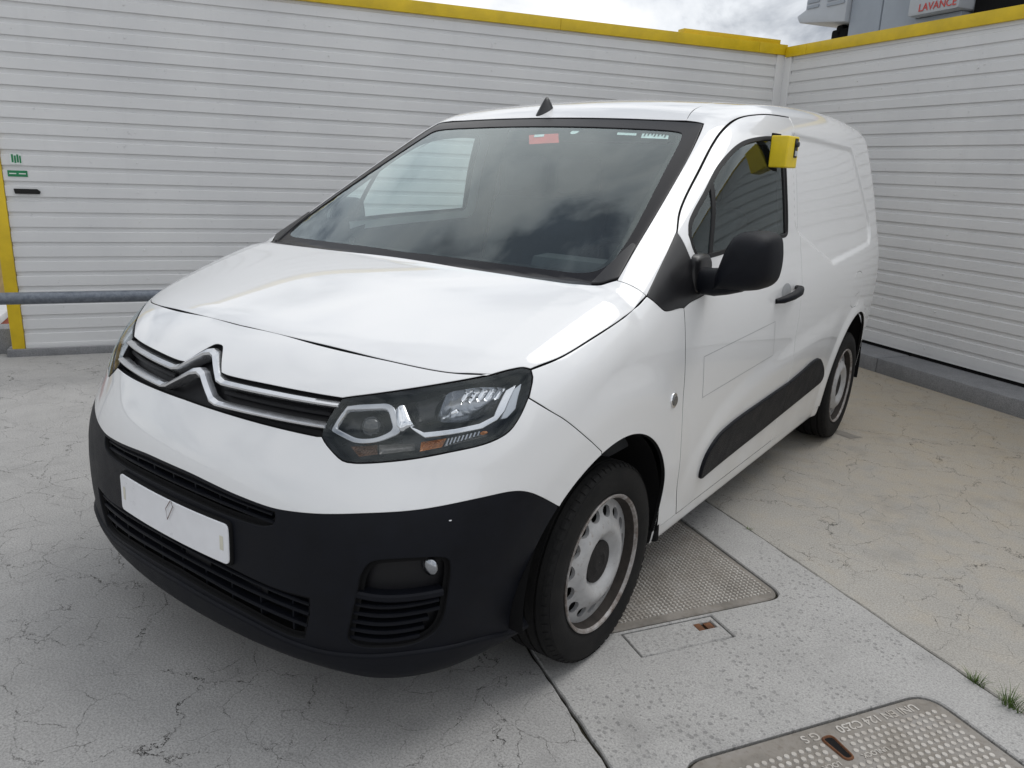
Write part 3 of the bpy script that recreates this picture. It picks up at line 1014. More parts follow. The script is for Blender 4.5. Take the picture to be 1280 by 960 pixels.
# rubbing strips low on the flank, split at the door seam
cush = loop(SIDE, [[(.722, .392), (.690, .392), (.676, .412), (.688, .480), (.76, .533), (.887, .556), (1.229, .570), (1.606, .580)], [(1.606, .580), (1.606, .424)], [(1.606, .424), (1.357, .413), (.722, .392)]])
panel('rubbing_strip', 'black_plastic', (door[0], door[1]), SIDE, cush, depth=.014, off=.013, bev=.004, gap=.001, flange=0)
cush2 = loop(SIDE, [[(1.608, .580), (1.80, .598), (1.96, .617), (2.07, .612), (2.15, .58), (2.245, .518), (2.27, .480), (2.25, .458), (2.124, .446)], [(2.124, .446), (1.608, .424)], [(1.608, .424), (1.608, .580)]])
panel('rubbing_strip', 'black_plastic', (flank[0], flank[1]), SIDE, cush2, depth=.014, off=.013, bev=.004, gap=.001, flange=0)
# ghost of a removed sticker: thin outline
gh = [(.529, .889), (1.259, .912), (1.302, .762), (.569, .735)]
for i in range(4):
    a, b = np.array(gh[i]), np.array(gh[(i + 1) % 4])
    n = np.array([-(b - a)[1], (b - a)[0]]); n = n / np.linalg.norm(n) * .0011
    o = panel('sticker_trace', 'cabin_light', door[:1] * 2, SIDE, dens(np.array([a - n, b - n, b + n, a + n]), .02), both=False, depth=0, gap=0, off=.0006, g=0)[0]
# sill
panel('sill', 'white_paint', van, SIDE, loop(SIDE, [[(.368, .281), (2.372, .281)], [(2.372, .281), (2.372, .226)], [(2.372, .226), (.372, .226)], [(.372, .226), (.368, .281)]]), depth=.02, off=-.003, g=.02)

# nose: header panel, grille, lamps, bumper
gt = [(.486, -.683, .916), (.28, -.735, .918), (.11, -.752, .917), (.086, -.752, .919)]
gt2 = [(.086, -.752, .919), (.018, -.70, .971), (0, -.70, .973)]
lamp_tin = [(.767, -.447, .985), (.695, -.526, .966), (.558, -.636, .933), (.50, -.672, .920), (.486, -.683, .916)]
panel('nose_panel', 'white_paint', van, CYL, loop(CYL, sym([shut, lamp_tin, gt, gt2])), both=False, depth=.010, g=.015, gap=.0024)
lamp_in = [(.486, -.683, .916), (.479, -.705, .890), (.474, -.737, .848), (.478, -.742, .830)]
gb = [(0, -.806, .838), (.168, -.801, .836), (.337, -.78, .832), (.478, -.742, .828)]
gr_loop = loop(CYL, sym([gb, lamp_in[::-1], gt, gt2]))
grille = bowl('grille', 'dark_plastic', van, CYL, gr_loop, .035, both=False, lip=.004)[0]
for pth, hh in (([(.488, .899), (.30, .899), (.118, .897), (.092, .902), (.022, .947), (0, .952)], [.018, .019, .021, .025, .031, .031]),
                ([(.480, .852), (.30, .852), (.130, .850), (.104, .855), (.026, .900), (0, .906)], [.016, .017, .019, .023, .029, .029])):
    p = np.array(pth); full = np.vstack([p * [-1, 1], p[::-1][1:]]); h2 = hh + hh[::-1][1:]
    bar('chrome_bar', 'satin_chrome', grille, full, h2, proud=.012, deep=.02, off=-.004, both=False, corners=True, flat=.25)
for z0, w in ((.876, .014), (.843, .010)):
    for s in (-1, 1):
        bar('grille_slat', 'dark_plastic', grille, [(s * .47, z0), (s * .3, z0), (s * .12, z0)], w, proud=.003, deep=.01, off=-.020, both=False)

lamp_low = [(.478, -.742, .830), (.488, -.743, .820), (.523, -.744, .797), (.548, -.740, .784), (.575, -.730, .782), (.675, -.673, .798), (.763, -.602, .821), (.83, -.518, .842), (.850, -.475, .862), (.856, -.443, .892), (.855, -.407, .934)]
lamp_o2 = [(.855, -.407, .934), (.850, -.39, .957), (.84, -.373, .98), (.829, -.366, .995)]
lamp_loop = loop(CYL, [lamp_in, lamp_low, lamp_o2, lamp_to[::-1], lamp_tin])
lamp_loop = lamp_loop if area2(lamp_loop) > 0 else lamp_loop[::-1]
lamps = bowl('headlight', 'lamp_grey', van, CYL, inset(lamp_loop, .003), .062, g=.02, lip=.001)
LP = (lamps[0], lamps[1])
panel('lens_seal', 'deep_black', LP, CYL, inset(lamp_loop, .002), [inset(lamp_loop, .009)], depth=.006, gap=0, off=-.001, g=0, flange=0)
panel('lens', 'lens_clear', LP, CYL, inset(lamp_loop, .003), depth=0, gap=0, off=.0005, g=.02)
def nose_patch(name, mat, xz, off, depth=.01, g=.012, bev=.002, rad=None):
    L = np.array(xz, float)
    if rad:
        L = rounded(L, rad)
    L = dens(L, .008)
    return panel(name, mat, LP, CYL, CYL.to2(nose3(L)), depth=depth, gap=0, off=off, g=g, bev=bev, flange=0)
def dish(name, mat, xz, rim, deep, rad=None, g=.006, power=.5):
    """smooth bowl (deep > 0) or bulge (deep < 0) whose edge lies rim behind the lens"""
    L = np.array(xz, float)
    if rad:
        L = rounded(L, rad)
    L = CYL.to2(nose3(dens(L, .006)))
    L = L if area2(L) > 0 else L[::-1]
    V2, T, loops = fill(L, (), g)
    P = CYL.cast(V2)
    N = grad(P)
    d = dist_to(V2, L); d[loops[0]] = 0
    d = d / d.max()
    prof = 1 - (1 - np.clip(d, 0, 1))**2
    V = P - N * (rim + deep * prof**power)[:, None]
    t = V[T]
    flip = (np.cross(t[:, 1] - t[:, 0], t[:, 2] - t[:, 0]) * N[T].mean(1)).sum() < 0
    Fq = [tuple(x) for x in (T[:, ::-1] if flip else T)]
    mesh_obj(name, V, Fq, mat, LP[0])
    V2_, F2, _ = mirror_geo(V, Fq, None)
    mesh_obj(name, V2_, F2, mat, LP[1])
fr_o = rounded([(.492, .906), (.60, .921), (.650, .862), (.608, .836), (.560, .828), (.484, .850)], [.008, .02, .016, .02, .02, .01])
fr_i = rounded([(.500, .899), (.597, .913), (.636, .865), (.605, .842), (.561, .834), (.492, .854)], [.008, .02, .016, .02, .02, .01])
panel('lamp_bezel', 'bezel_chrome', LP, CYL, CYL.to2(nose3(dens(fr_o, .008))), [CYL.to2(nose3(dens(fr_i, .008)))], depth=.03, gap=0, off=-.014, g=.0, flange=0, bev=.003)
dish('lamp_chamber', 'lamp_grey', [tuple(q) for q in fr_i], .018, .045)
dish('lamp_bezel', 'mirror_chrome', [(.604, .923), (.626, .930), (.672, .880), (.652, .858), (.632, .868)], .026, -.016, rad=.006)
# projector lens: glossy dome
Pp, Np = S([(.568, .874)])
bm = bmesh.new()
bmesh.ops.create_uvsphere(bm, u_segments=28, v_segments=14, radius=.031)
pr = bm_obj('projector_lens', bm, 'lamp_dome', lamps[0], True)
pr.location = Pp[0] - Np[0] * .052
pr2 = pr.copy(); COL.objects.link(pr2); pr2.parent = lamps[1]; pr2.location.x *= -1
dish('lamp_shroud', 'lamp_grey', [(.645, .928), (.70, .955), (.712, .893), (.672, .882)], .022, .02, rad=.01)
dish('reflector', 'reflector', [(.702, .955), (.757, .968), (.806, .966), (.810, .926), (.797, .900), (.76, .888), (.707, .892), (.694, .925)], .020, .042, rad=.012)
for k in range(5):
    x0 = .735 + .015 * k
    z1 = .9635 + .0015 * min(k, 2)
    dish('reflector_facet', 'mirror_chrome', [(x0, z1), (x0 + .0135, z1 + .001), (x0 + .013, .944), (x0 + .007, .928 + .003 * k), (x0 + .001, .944)], .026 + .003 * (k % 2), .008, g=.004)
bulb_c = [(.735 + .010 * math.cos(t), .918 + .010 * math.sin(t)) for t in np.linspace(0, 2 * math.pi, 16)[:-1]]
dish('bulb_cap', 'mirror_chrome', bulb_c, .045, -.014, g=.004)
nose_patch('daylight_strip', 'satin_chrome', [(.668, .873), (.700, .8625), (.760, .873), (.800, .8835), (.819, .899), (.814, .955), (.823, .965), (.8285, .912), (.824, .893), (.806, .876), (.760, .8655), (.706, .855)], -.010, .016, g=.008)
nose_patch('daylight_strip', 'machine_light', [(.8265, .958), (.831, .968), (.8445, .915), (.8385, .896), (.8315, .894), (.8325, .912)], -.013, .012, g=.008)
dish('indicator_chamber', 'amber_dim', [(.553, .818), (.612, .828), (.620, .808), (.580, .798)], .010, .014)
dish('indicator_chamber', 'ribbed_clear', [(.616, .829), (.690, .839), (.696, .824), (.624, .808)], .010, .012)
dish('indicator_chamber', 'amber', [(.703, .843), (.750, .8535), (.748, .834), (.707, .822)], .010, .012)
dish('indicator_chamber', 'ribbed_clear', [(.752, .854), (.818, .869), (.820, .856), (.752, .835)], .011, .012)
for k in range(9):
    x0 = .754 + .0062 * k
    z1 = .853 + .0018 * k; z0 = .8375 + .0026 * k
    nose_patch('indicator_rib', 'reflector', [(x0, z0), (x0 + .0016, z0 + .0005), (x0 + .0016, z1 + .0005), (x0, z1)], -.010, .006, g=0, bev=.0006)
dish('indicator_bulb', 'amber', [(.8125 + .006 * math.cos(t), .8635 + .0045 * math.sin(t)) for t in np.linspace(0, 2 * math.pi, 14)[:-1]], .008, -.005, g=.004)

# white upper bumper
bl = [(0, -.87, .673), (.113, -.872, .671), (.297, -.856, .656), (.401, -.838, .650), (.459, -.824, .653), (.533, -.8, .661), (.644, -.748, .679), (.739, -.685, .694), (.834, -.564, .712), (.872, -.470, .712), (.888, -.422, .695), (.908, -.316, .624)]
a_hi = side3(arc(*FA, 180 - fa1, 180 - math.degrees(math.asin((.6235 - FA[1]) / FA[2])), 14))
bumper = panel('upper_bumper', 'white_paint', van, CYL, loop(CYL, sym([gb, lamp_low, fasc, a_hi.tolist(), bl[::-1]])), both=False, depth=.012, g=.016, flange=.005)[0]
# black lower bumper with its openings
lip_t = [(0, .312), (.27, .302), (.45, .286), (.55, .290), (.65, .308), (.752, .322), (.815, .305), (.850, .262)]
a_lo = side3(arc(*FA, 180 - math.degrees(math.asin((.6235 - FA[1]) / FA[2])), 180 - math.degrees(math.asin((.250 - FA[1]) / FA[2])), 16))
b_end = [tuple(a_lo[-1]), (.852, -.50, .252), tuple(nose3([(.838, .268)])[0])]
lt3 = nose3(lip_t[:-1] + [(.838, .268)])
ug = [nose3([(0, .667), (.113, .665), (.297, .650), (.41, .644)]), nose3([(.41, .644), (.414, .620), (.404, .603)]), nose3([(.404, .603), (.375, .592), (.27, .588), (.11, .592), (0, .593)])]
lg = [nose3([(0, .458), (.25, .447), (.40, .438), (.518, .442)]), nose3([(.518, .442), (.514, .385), (.490, .308)]), nose3([(.490, .308), (.45, .300), (.27, .318), (0, .332)])]
fog_xz = [(.639, .485), (.649, .539), (.669, .57), (.715, .583), (.790, .584), (.806, .576), (.811, .556), (.806, .471), (.797, .404), (.784, .369), (.755, .345), (.698, .335), (.632, .332), (.613, .345), (.623, .408)]
fog3 = nose3(fog_xz + fog_xz[:1])
ug_l, lg_l = loop(CYL, sym(ug)), loop(CYL, sym(lg))
fog_l = loop(CYL, [fog3])
fog_r = (fog_l * [-1, 1])[::-1]
lower = panel('lower_bumper', 'black_plastic', van, CYL, loop(CYL, sym([bl, a_lo.tolist(), b_end, lt3[::-1].tolist()])), [ug_l, lg_l, fog_l, fog_r], both=False, depth=.012, g=.016, hgap=0., bev=.003, off=-.001)[0]
bowl('upper_intake', 'deep_black', lower, CYL, ug_l, .06, both=False)
bowl('lower_intake', 'deep_black', lower, CYL, lg_l, .07, both=False)
bowl('fog_recess', 'dark_plastic', lower, CYL, fog_l, .035)
for z0, z1, xe in ((.645, .628, .395), (.619, .607, .400)):
    bar('intake_slat', 'black_plastic', lower, [(-xe, z1), (-.27, z1 + .007), (-.11, z0), (.11, z0), (.27, z1 + .007), (xe, z1)], .0085, proud=.002, deep=.02, off=-.012, both=False)
for z0, z1, xe in ((.430, .412, .507), (.399, .383, .503), (.367, .346, .495)):
    bar('intake_slat', 'black_plastic', lower, [(-xe, z1), (-.3, z1 + .010), (-.1, z0), (.1, z0), (.3, z1 + .010), (xe, z1)], .009, proud=.002, deep=.022, off=-.012, both=False)
def rib(x, z0, z1):
    P, N = S([(x, z0), (x, z1)])
    b = bmesh.new()
    y = max(P[0, 1], P[1, 1])
    add_box(b, (x - .003, y + .018, z0), (x + .003, y + .045, z1))
    bm_obj('intake_rib', b, 'black_plastic', lower)
for x in (-.30, -.20, -.10, 0, .10, .20, .30):
    rib(x, .594, .652)
for x in (-.44, -.33, -.22, -.11, 0, .11, .22, .33, .44):
    rib(x, .312 if abs(x) < .3 else .318, .446)
for x0, x1 in ((.02, .14), (.25, .36)):
    P, N = S([(x0, .405), (x1, .405)])
    box('intake_blank', (x0, P[:, 1].max() + .022, .388), (x1, P[:, 1].max() + .026, .428), 'dark_plastic', lower, 0)
# fog lamp insert
LW = (lower, lower)
bar('fog_shelf', 'black_plastic', LW, [(.635, .476), (.70, .474), (.80, .480)], .020, proud=.002, deep=.03, off=-.006)
for k, z in enumerate((.448, .424, .400, .376, .352)):
    bar('fog_slat', 'black_plastic', LW, [(.622 - .002 * k, z - .004), (.70, z - .002), (.795 - .008 * k * (k > 1), z + .008)], .010, proud=.002, deep=.02, off=-.014)
Pf, Nf = S([(.768, .552)])
bm = bmesh.new()
bmesh.ops.create_uvsphere(bm, u_segments=20, v_segments=10, radius=.028)
fg = bm_obj('fog_lamp', bm, 'reflector', lower, True)
fg.scale = (.88, .45, .88)
fg.location = (Pf[0, 0], Pf[0, 1] + .030, Pf[0, 2])
fg2 = fg.copy(); COL.objects.link(fg2); fg2.parent = lower; fg2.location.x *= -1
# tow-eye scuffs are left to the material; spoiler lip along the bottom
zb = lambda x: .217 + .06 * x * x
lb = [(x, zb(x)) for x in (.84, .80, .70, .55, .40, .2, 0)]
lip_loop = loop(CYL, sym([lt3.tolist(), [tuple(lt3[-1]), tuple(nose3([(.84, zb(.84) + .004)])[0])], nose3(lb).tolist()]))
panel('spoiler_lip', 'black_plastic', lower, CYL, lip_loop, both=False, depth=.03, off=.009, g=.02, bev=.006, gap=0, flange=0)
box('skid_plate', (-.50, -.70, .20), (.50, -.40, .225), 'underbody', lower, 0)
# number plate
pl_l = dens(rounded([(-.26, .462), (.26, .462), (.26, .572), (-.26, .572)], .014), .02)
plate = panel('number_plate', 'plate_white', lower, CYL, CYL.to2(nose3(pl_l)), both=False, depth=.004, gap=0, off=.0125, g=.03, flange=0)[0]
tag(plate, 'blank white number plate with no characters')
pb_l = dens(rounded([(-.266, .456), (.266, .456), (.266, .579), (-.266, .579)], .014), .02)
panel('plate_holder', 'deep_black', lower, CYL, CYL.to2(nose3(pb_l)), both=False, depth=.008, gap=0, off=.0075, g=.03, flange=0)
for s in (-1, 1):
    panel('plate_tab', 'plate_tab', plate, CYL, CYL.to2(nose3(dens(np.array([(s * .238 - .007, .497), (s * .238 + .007, .497), (s * .238 + .007, .537), (s * .238 - .007, .537)]), .01))), both=False, depth=0, gap=0, off=.0130, g=0)
tube('wire_clip', [(.030, -.892, .577), (.006, -.893, .548), (.010, -.893, .517), (.040, -.892, .562), (.034, -.892, .577)], .0011, 'wire', plate, 6)

# roof aerial
P0 = TOP.cast(np.array([[-.1, 1.03], [-.1, .97], [-.1, 1.09]]))
secs = []
for t in np.linspace(0, 1, 9):
    L_ = .112 * (1 - t)**.9 + .014
    sh = .062 * t
    wv = .024 * (1 - t)**.8 + .003
    secs.append([(wv * math.cos(a), .055 + sh * .55 - 0 + L_ / 2 * math.sin(a), .056 * t) for a in np.linspace(0, 2 * math.pi, 17)[:-1]])
V = [p for s in secs for p in s]
Fq = [(i * 16 + k, i * 16 + (k + 1) % 16, (i + 1) * 16 + (k + 1) % 16, (i + 1) * 16 + k) for i in range(8) for k in range(16)] + [tuple(range(8 * 16, 9 * 16))]
aer = mesh_obj('aerial', V, Fq, 'sail_black', roof)
sl = float((P0[2, 2] - P0[1, 2]) / .12)
aer.location = (-.105, .965, float(P0[1, 2]) - .006)
aer.rotation_euler = (math.atan(sl), 0, 0)

# door handles
for sgn, dr in ((1, door[0]), (-1, door[1])):
    Ph = side3([(1.36, 1.02)])[0]
    xh = Ph[0]
    cup = panel_geo(SIDE, np.array([(1.375 + .062 * math.cos(t), 1.022 + .036 * math.sin(t)) for t in np.linspace(0, 2 * math.pi, 28)[:-1]]), depth=0, gap=0, off=.0012, g=.015)
    Vc, Fc, Nc = cup[0], cup[1], cup[2]
    if sgn < 0:
        Vc, Fc, Nc = mirror_geo(Vc, Fc, Nc)
    mesh_obj('handle_cup', Vc, Fc, 'cabin_light', dr, Nc)
    hb = tube('door_handle', [(sgn * (xh + .004), 1.235, .998), (sgn * (xh + .026), 1.27, 1.004), (sgn * (xh + .040), 1.34, 1.013), (sgn * (xh + .040), 1.42, 1.021), (sgn * (xh + .028), 1.475, 1.027), (sgn * (xh + .004), 1.50, 1.030)], [.010, .015, .017, .018, .016, .010], 'black_plastic', dr, 14)
# door mirrors
def mirror_part(sgn, dr):
    out = np.array([(.955, 1.116), (.958, 1.165), (.972, 1.225), (.990, 1.280), (1.008, 1.309), (1.040, 1.321), (1.098, 1.322), (1.128, 1.308), (1.140, 1.265), (1.142, 1.205), (1.133, 1.163), (1.105, 1.138), (1.03, 1.122)])
    out = np.array([.955, 1.20]) + (out - [.955, 1.20]) * [.93, .95]
    L = crom(np.vstack([out, out[:1]]), .012)[:-1]
    c = np.array([1.055, 1.222])
    secs = []
    for y, s in ((.418, .12), (.421, .34), (.428, .56), (.440, .74), (.458, .88), (.485, .965), (.52, 1.), (.565, 1.), (.572, .975), (.570, .93)):
        q = c + (L - c) * s
        secs.append(np.stack([q[:, 0], np.full(len(q), y) + (q[:, 0] - 1.07) * .22, q[:, 1]], 1))
    def fold(Q):
        if sgn > 0:
            return Q
        a_ = math.radians(80); d_ = Q[:, :2] - [.985, .50]
        return np.stack([.945 + d_[:, 0] * math.cos(a_) - d_[:, 1] * math.sin(a_), .54 + d_[:, 0] * math.sin(a_) + d_[:, 1] * math.cos(a_), Q[:, 2]], 1)
    n = len(L)
    V = fold(np.vstack(secs + [secs[0].mean(0)[None]]))
    Fq = [(i * n + k, (i + 1) * n + k, (i + 1) * n + (k + 1) % n, i * n + (k + 1) % n) for i in range(len(secs) - 1) for k in range(n)]
    Fq += [(len(V) - 1, k, (k + 1) % n) for k in range(n)]
    if sgn < 0:
        V, Fq, _ = mirror_geo(V, Fq, None)
    o = mesh_obj('mirror_housing', V, Fq, 'black_plastic', dr)
    bm = bmesh.new(); bm.from_mesh(o.data); bmesh.ops.recalc_face_normals(bm, faces=bm.faces); bm.to_mesh(o.data); bm.free()
    q = c + (L - c) * .935
    Vg = fold(np.stack([q[:, 0], .571 + (q[:, 0] - 1.07) * .22, q[:, 1]], 1)) * np.array([sgn, 1, 1])
    mesh_obj('mirror_glass', Vg, [tuple(range(n))], 'chrome', dr, smooth=False)
    # arm and foot
    def loft(name, rows, mat):
        m = len(rows[0]); Vv = [p for r in rows for p in r]
        Ff = [(i * m + k, (i + 1) * m + k, (i + 1) * m + (k + 1) % m, i * m + (k + 1) % m) for i in range(len(rows) - 1) for k in range(m)]
        Ff += [tuple(range(m)), tuple(range((len(rows) - 1) * m, len(rows) * m))[::-1]]
        ob = mesh_obj(name, Vv, Ff, mat, dr)
        b = bmesh.new(); b.from_mesh(ob.data); bmesh.ops.recalc_face_normals(b, faces=b.faces); b.to_mesh(ob.data); b.free()
        ob.data.set_sharp_from_angle(angle=math.radians(50))
        return ob
    def ring(x, y, z, ry, rz, e=.7):
        return [(sgn * x, y + ry * math.copysign(abs(math.cos(a))**e, math.cos(a)), z + rz * math.copysign(abs(math.sin(a))**e, math.sin(a))) for a in np.linspace(0, 2 * math.pi, 21)[:-1]]
    loft('mirror_arm', [ring(.896, .50, 1.150, .052, .042), ring(.925, .495, 1.148, .054, .043), ring(.96, .49, 1.150, .056, .045), ring(1.00, .49, 1.158, .054, .044), ring(1.04, .495, 1.165, .045, .038)], 'black_plastic')
    loft('mirror_foot', [ring(.862, .505, 1.163, .072, .072, .55), ring(.896, .50, 1.162, .070, .070, .55), ring(.906, .50, 1.160, .060, .060, .55)], 'sail_black')
mirror_part(1, door[0])
mirror_part(-1, door[1])

# rear doors, rear bumper, tail lamps
for s in (-1, 1):
    box('rear_door', (min(s * .004, s * .70), 3.33, .42), (max(s * .004, s * .70), 3.40, 1.66), 'white_paint', van, .03)
    box('tail_lamp', (min(s * .71, s * .76), 3.31, .85), (max(s * .71, s * .76), 3.39, 1.35), 'red_print', van, .01)
box('rear_bumper', (-.78, 3.24, .27), (.78, 3.44, .46), 'black_plastic', van, .03)
box('rear_header', (-.55, 3.22, 1.67), (.55, 3.34, 1.77), 'white_paint', van, .02)

# wheel arches, floor and bulkheads that close the body
def liner(cy, cz, r, x0, x1, sgn, name='wheel_arch_liner'):
    a = np.radians(np.linspace(-8, 188, 40))
    V, Fq = [], []
    for x in (x1, x0):
        V += [(sgn * x, cy + r * math.cos(t), cz + r * math.sin(t)) for t in a]
    n = len(a)
    Fq = [(i, i + 1, n + i + 1, n + i) for i in range(n - 1)]
    Fq.append(tuple(range(n, 2 * n)))
    return mesh_obj(name, V, Fq, 'deep_black', van)
for s in (-1, 1):
    liner(FA[0], FA[1], FA[2] + .002, .48, .885, s)
    liner(RA[0], RA[1], RA[2] + .002, .52, .89, s)
box('underbody', (-.47, -.75, .21), (.47, 3.35, .26), 'underbody', van, .01)
for s in (-1, 1):
    box('underbody', (min(s * .47, s * .84), .41, .215), (max(s * .47, s * .84), 2.36, .265), 'underbody', van, .01)
    tube('mud_flap', [(s * .86, .395, .30), (s * .86, .40, .24)], .02, 'deep_black', van, 8)
box('firewall', (-.80, .02, .26), (.80, .06, 1.10), 'deep_black', van, 0)
box('bulkhead', (-.80, 1.62, .26), (.80, 1.65, 1.62), 'cabin_grey', van, .01)
box('radiator_pack', (-.5, -.62, .28), (.5, -.55, .80), 'deep_black', van, .01)

# cabin
panel('door_trim', 'cabin_grey', (door[0], door[1]), SIDE, inset(door_loop if area2(door_loop) > 0 else door_loop[::-1], .015), [inset(win, -.03)], depth=0, gap=0, hgap=0, off=-.05, g=.04)
panel('pillar_trim', 'cabin_grey', (flank[0], flank[1]), DIAG, loop(DIAG, [[(.79, .13, 1.178), (.76, .29, 1.277), (.735, .49, 1.396), (.695, .739, 1.542), (.64, .96, 1.665)], [(.64, .96, 1.665), (.58, 1.05, 1.70), (.55, 1.6, 1.77)], [(.55, 1.6, 1.77), (.74, 1.6, 1.72)], d_top[1:], sail_e, hr1]), depth=0, gap=0, off=-.03, g=.04)
panel('headlining', 'cabin_light', roof, TOP, loop(TOP, sym([[(0, .96, 0), (.55, .97, 0)], [(.55, .97, 0), (.55, 1.62, 0)], [(.55, 1.62, 0), (0, 1.62, 0)]]), .04), both=False, depth=0, gap=0, off=-.035, g=.05)
prism('dashboard', [(.07, .60), (.07, 1.085), (.30, 1.115), (.52, 1.12), (.66, 1.08), (.70, 1.0), (.62, .86), (.60, .60)], -.80, .80, 'cabin_grey', van, .02,
      Matrix(((0, 0, 1, 0), (1, 0, 0, 0), (0, 1, 0, 0), (0, 0, 0, 1))))
prism('instrument_hood', [(.48, 1.10), (.50, 1.165), (.60, 1.17), (.66, 1.08)], .22, .55, 'cabin_grey', van, .012,
      Matrix(((0, 0, 1, 0), (1, 0, 0, 0), (0, 1, 0, 0), (0, 0, 0, 1))))
sw = [(.385 + .185 * math.cos(t), .80 + .185 * math.sin(t) * .42, 1.05 + .185 * math.sin(t) * .9) for t in np.linspace(0, 2 * math.pi, 40)]
tube('steering_wheel', sw, .015, 'deep_black', van, 10, False)
tube('steering_column', [(.385, .62, .98), (.385, .80, 1.05)], .045, 'cabin_grey', van)
for s, w in ((.40, .25), (-.40, .33)):
    seat = bpy.data.objects.new('seat', None); link(seat, van)
    bm = bmesh.new(); add_box(bm, (s - w, .88, .56), (s + w, 1.36, .72)); bm_obj('seat_cushion', bm, 'seat_cloth', seat, True, .05, 3)
    bm = bmesh.new(); add_box(bm, (s - w, -.07, 0), (s + w, .07, .66), Matrix.Translation((0, 1.36, .70)) @ Matrix.Rotation(-.28, 4, 'X')); bm_obj('backrest', bm, 'seat_cloth', seat, True, .05, 3)
    for hx in ((s,) if w < .3 else (s - .16, s + .16)):
        bm = bmesh.new(); add_box(bm, (hx - .12, 1.50, 1.36), (hx + .12, 1.59, 1.54)); bm_obj('headrest', bm, 'seat_cloth', seat, True, .035, 3)

# wheels
def build_wheel(cx, cy, sgn):
    w = bpy.data.objects.new('wheel', None)
    link(w, van)
    w.location = (sgn * cx, cy, .319)
    tp = [(.078, .212), (.092, .219), (.101, .238), (.1045, .262), (.1025, .284), (.0975, .299), (.0960, .2995), (.0935, .3055), (.087, .3115), (.078, .3155)]
    groove = lambda x: [(x + .005, .3195), (x + .0042, .3125), (x - .0042, .3125), (x - .005, .3195)]
    tp += groove(.058) + groove(.021) + groove(-.021) + groove(-.058)
    tp += [(-.078, .3155), (-.092, .309), (-.102, .285), (-.104, .26), (-.098, .232), (-.078, .212)]
    tyre = lathe_x('tyre', tp, 'tyre_rubber', w, 96, flip=sgn)
    # shoulder blocks
    V, Fq = [], []
    for k in range(64):
        t0 = 2 * math.pi * (k + .12) / 64; t1 = 2 * math.pi * (k + .80) / 64
        b = len(V)
        for t in (t0, t1):
            for x, r in ((.0950, .3050), (.0965, .3060), (.0885, .3135), (.080, .3170), (.080, .3140)):
                V.append((sgn * x, r * math.cos(t), r * math.sin(t)))
        Fq += [(b + i, b + i + 1, b + 6 + i, b + 5 + i) for i in range(4)] + [(b, b + 1, b + 2, b + 3, b + 4), (b + 9, b + 8, b + 7, b + 6, b + 5)]
    sb = mesh_obj('tread_blocks', V, Fq, 'tyre_rubber', tyre.parent, smooth=False)
    sb['kind'] = 'stuff'
    # ring moulding on the sidewall
    lathe_x('rim_barrel', [(.080, .2135), (.0965, .2200), (.1000, .2180), (.0985, .2120), (.091, .2070)], 'wheel_flange', w, 72, flip=sgn)
    lathe_x('rim_well', [(.091, .2070), (.078, .2040), (.068, .1998), (.050, .1960), (.020, .1900), (-.09, .19)], 'barrel_dark', w, 72, flip=sgn)
    # pressed disc with holes
    R = Spl([(.0, .070), (.060, .070), (.070, .072), (.090, .0880), (.106, .0965), (.122, .0925), (.150, .0755), (.175, .0670), (.200, .0610)])
    th = np.linspace(0, 2 * math.pi, 97)[:-1]
    outer = np.stack([.199 * np.cos(th), .199 * np.sin(th)], 1)
    holes = []
    for k in range(15):
        a = 2 * math.pi * (k + .15) / 15
        t = np.linspace(0, 2 * math.pi, 17)[:-1]
        rr = .1605 + .0180 * np.cos(t); tt = a + .0235 * np.sin(t) / .1605
        holes.append(np.stack([rr * np.cos(tt), rr * np.sin(tt)], 1)[::-1])
    V2, T, loops = fill(outer, holes, .011)
    r = np.hypot(V2[:, 0], V2[:, 1])
    X = R(r)
    V = np.stack([sgn * X, V2[:, 0], V2[:, 1]], 1)
    Fq = [tuple(f) if sgn > 0 else tuple(f[::-1]) for f in T]
    base = len(V); extra = []
    for lp in loops[1:]:
        n = len(lp)
        q = V[lp].copy(); q[:, 0] -= sgn * .012
        extra.append(q)
        for i in range(n):
            j = (i + 1) % n
            f = (lp[i], base + i, base + j, lp[j])
            Fq.append(f if sgn > 0 else f[::-1])
        base += n
    rim = mesh_obj('rim', np.vstack([V] + extra), Fq, 'wheel_steel', w)
    rim.data.set_sharp_from_angle(angle=math.radians(50))
    lathe_x('hub_cap', [(.0680, .0690), (.0780, .0670), (.0795, .060), (.0790, .045), (.0840, .034), (.0850, .028), (.0820, .022), (.0825, .001)], 'hub_rust', w, 40, flip=sgn)
    lathe_x('hole_shade_disc', [(.040, .192), (.040, .05)], 'deep_black', w, 40, flip=sgn)  # black disc added behind the rim holes, stands in for their shade
    lathe_x('brake_disc', [(.02, .175), (.025, .17), (.025, .05)], 'underbody', w, 40, flip=sgn)
    return w
for sgn in (1, -1):
    build_wheel(.787, 0., sgn)
    build_wheel(.795, 2.785, sgn)

# stone chips on the black bumper
for cx_, cz_, r_ in ((.800, .668, .0022),):
    pts = [(cx_ + r_ * (1 + .3 * math.sin(3 * t)) * math.cos(t), cz_ + .7 * r_ * math.sin(t)) for t in np.linspace(0, 2 * math.pi, 9)[:-1]]
    panel('stone_chip', 'plate_white', lower, CYL, CYL.to2(nose3(pts)), both=False, depth=0, gap=0, off=.0008, g=0)
# ------------------------------------------------------------------ the yard: everything is square to axes u (along the far wall) and v
SA = math.radians(-32)
UX = np.array([math.cos(SA), math.sin(SA), 0]); VX = np.array([-math.sin(SA), math.cos(SA), 0])
SITE = Matrix.Rotation(SA, 4, 'Z')                       # local x = u, local y = v
def site(o):
    o.rotation_euler = (0, 0, SA)
    return o
WU, WV = -3.87, 4.74                                     # wall faces

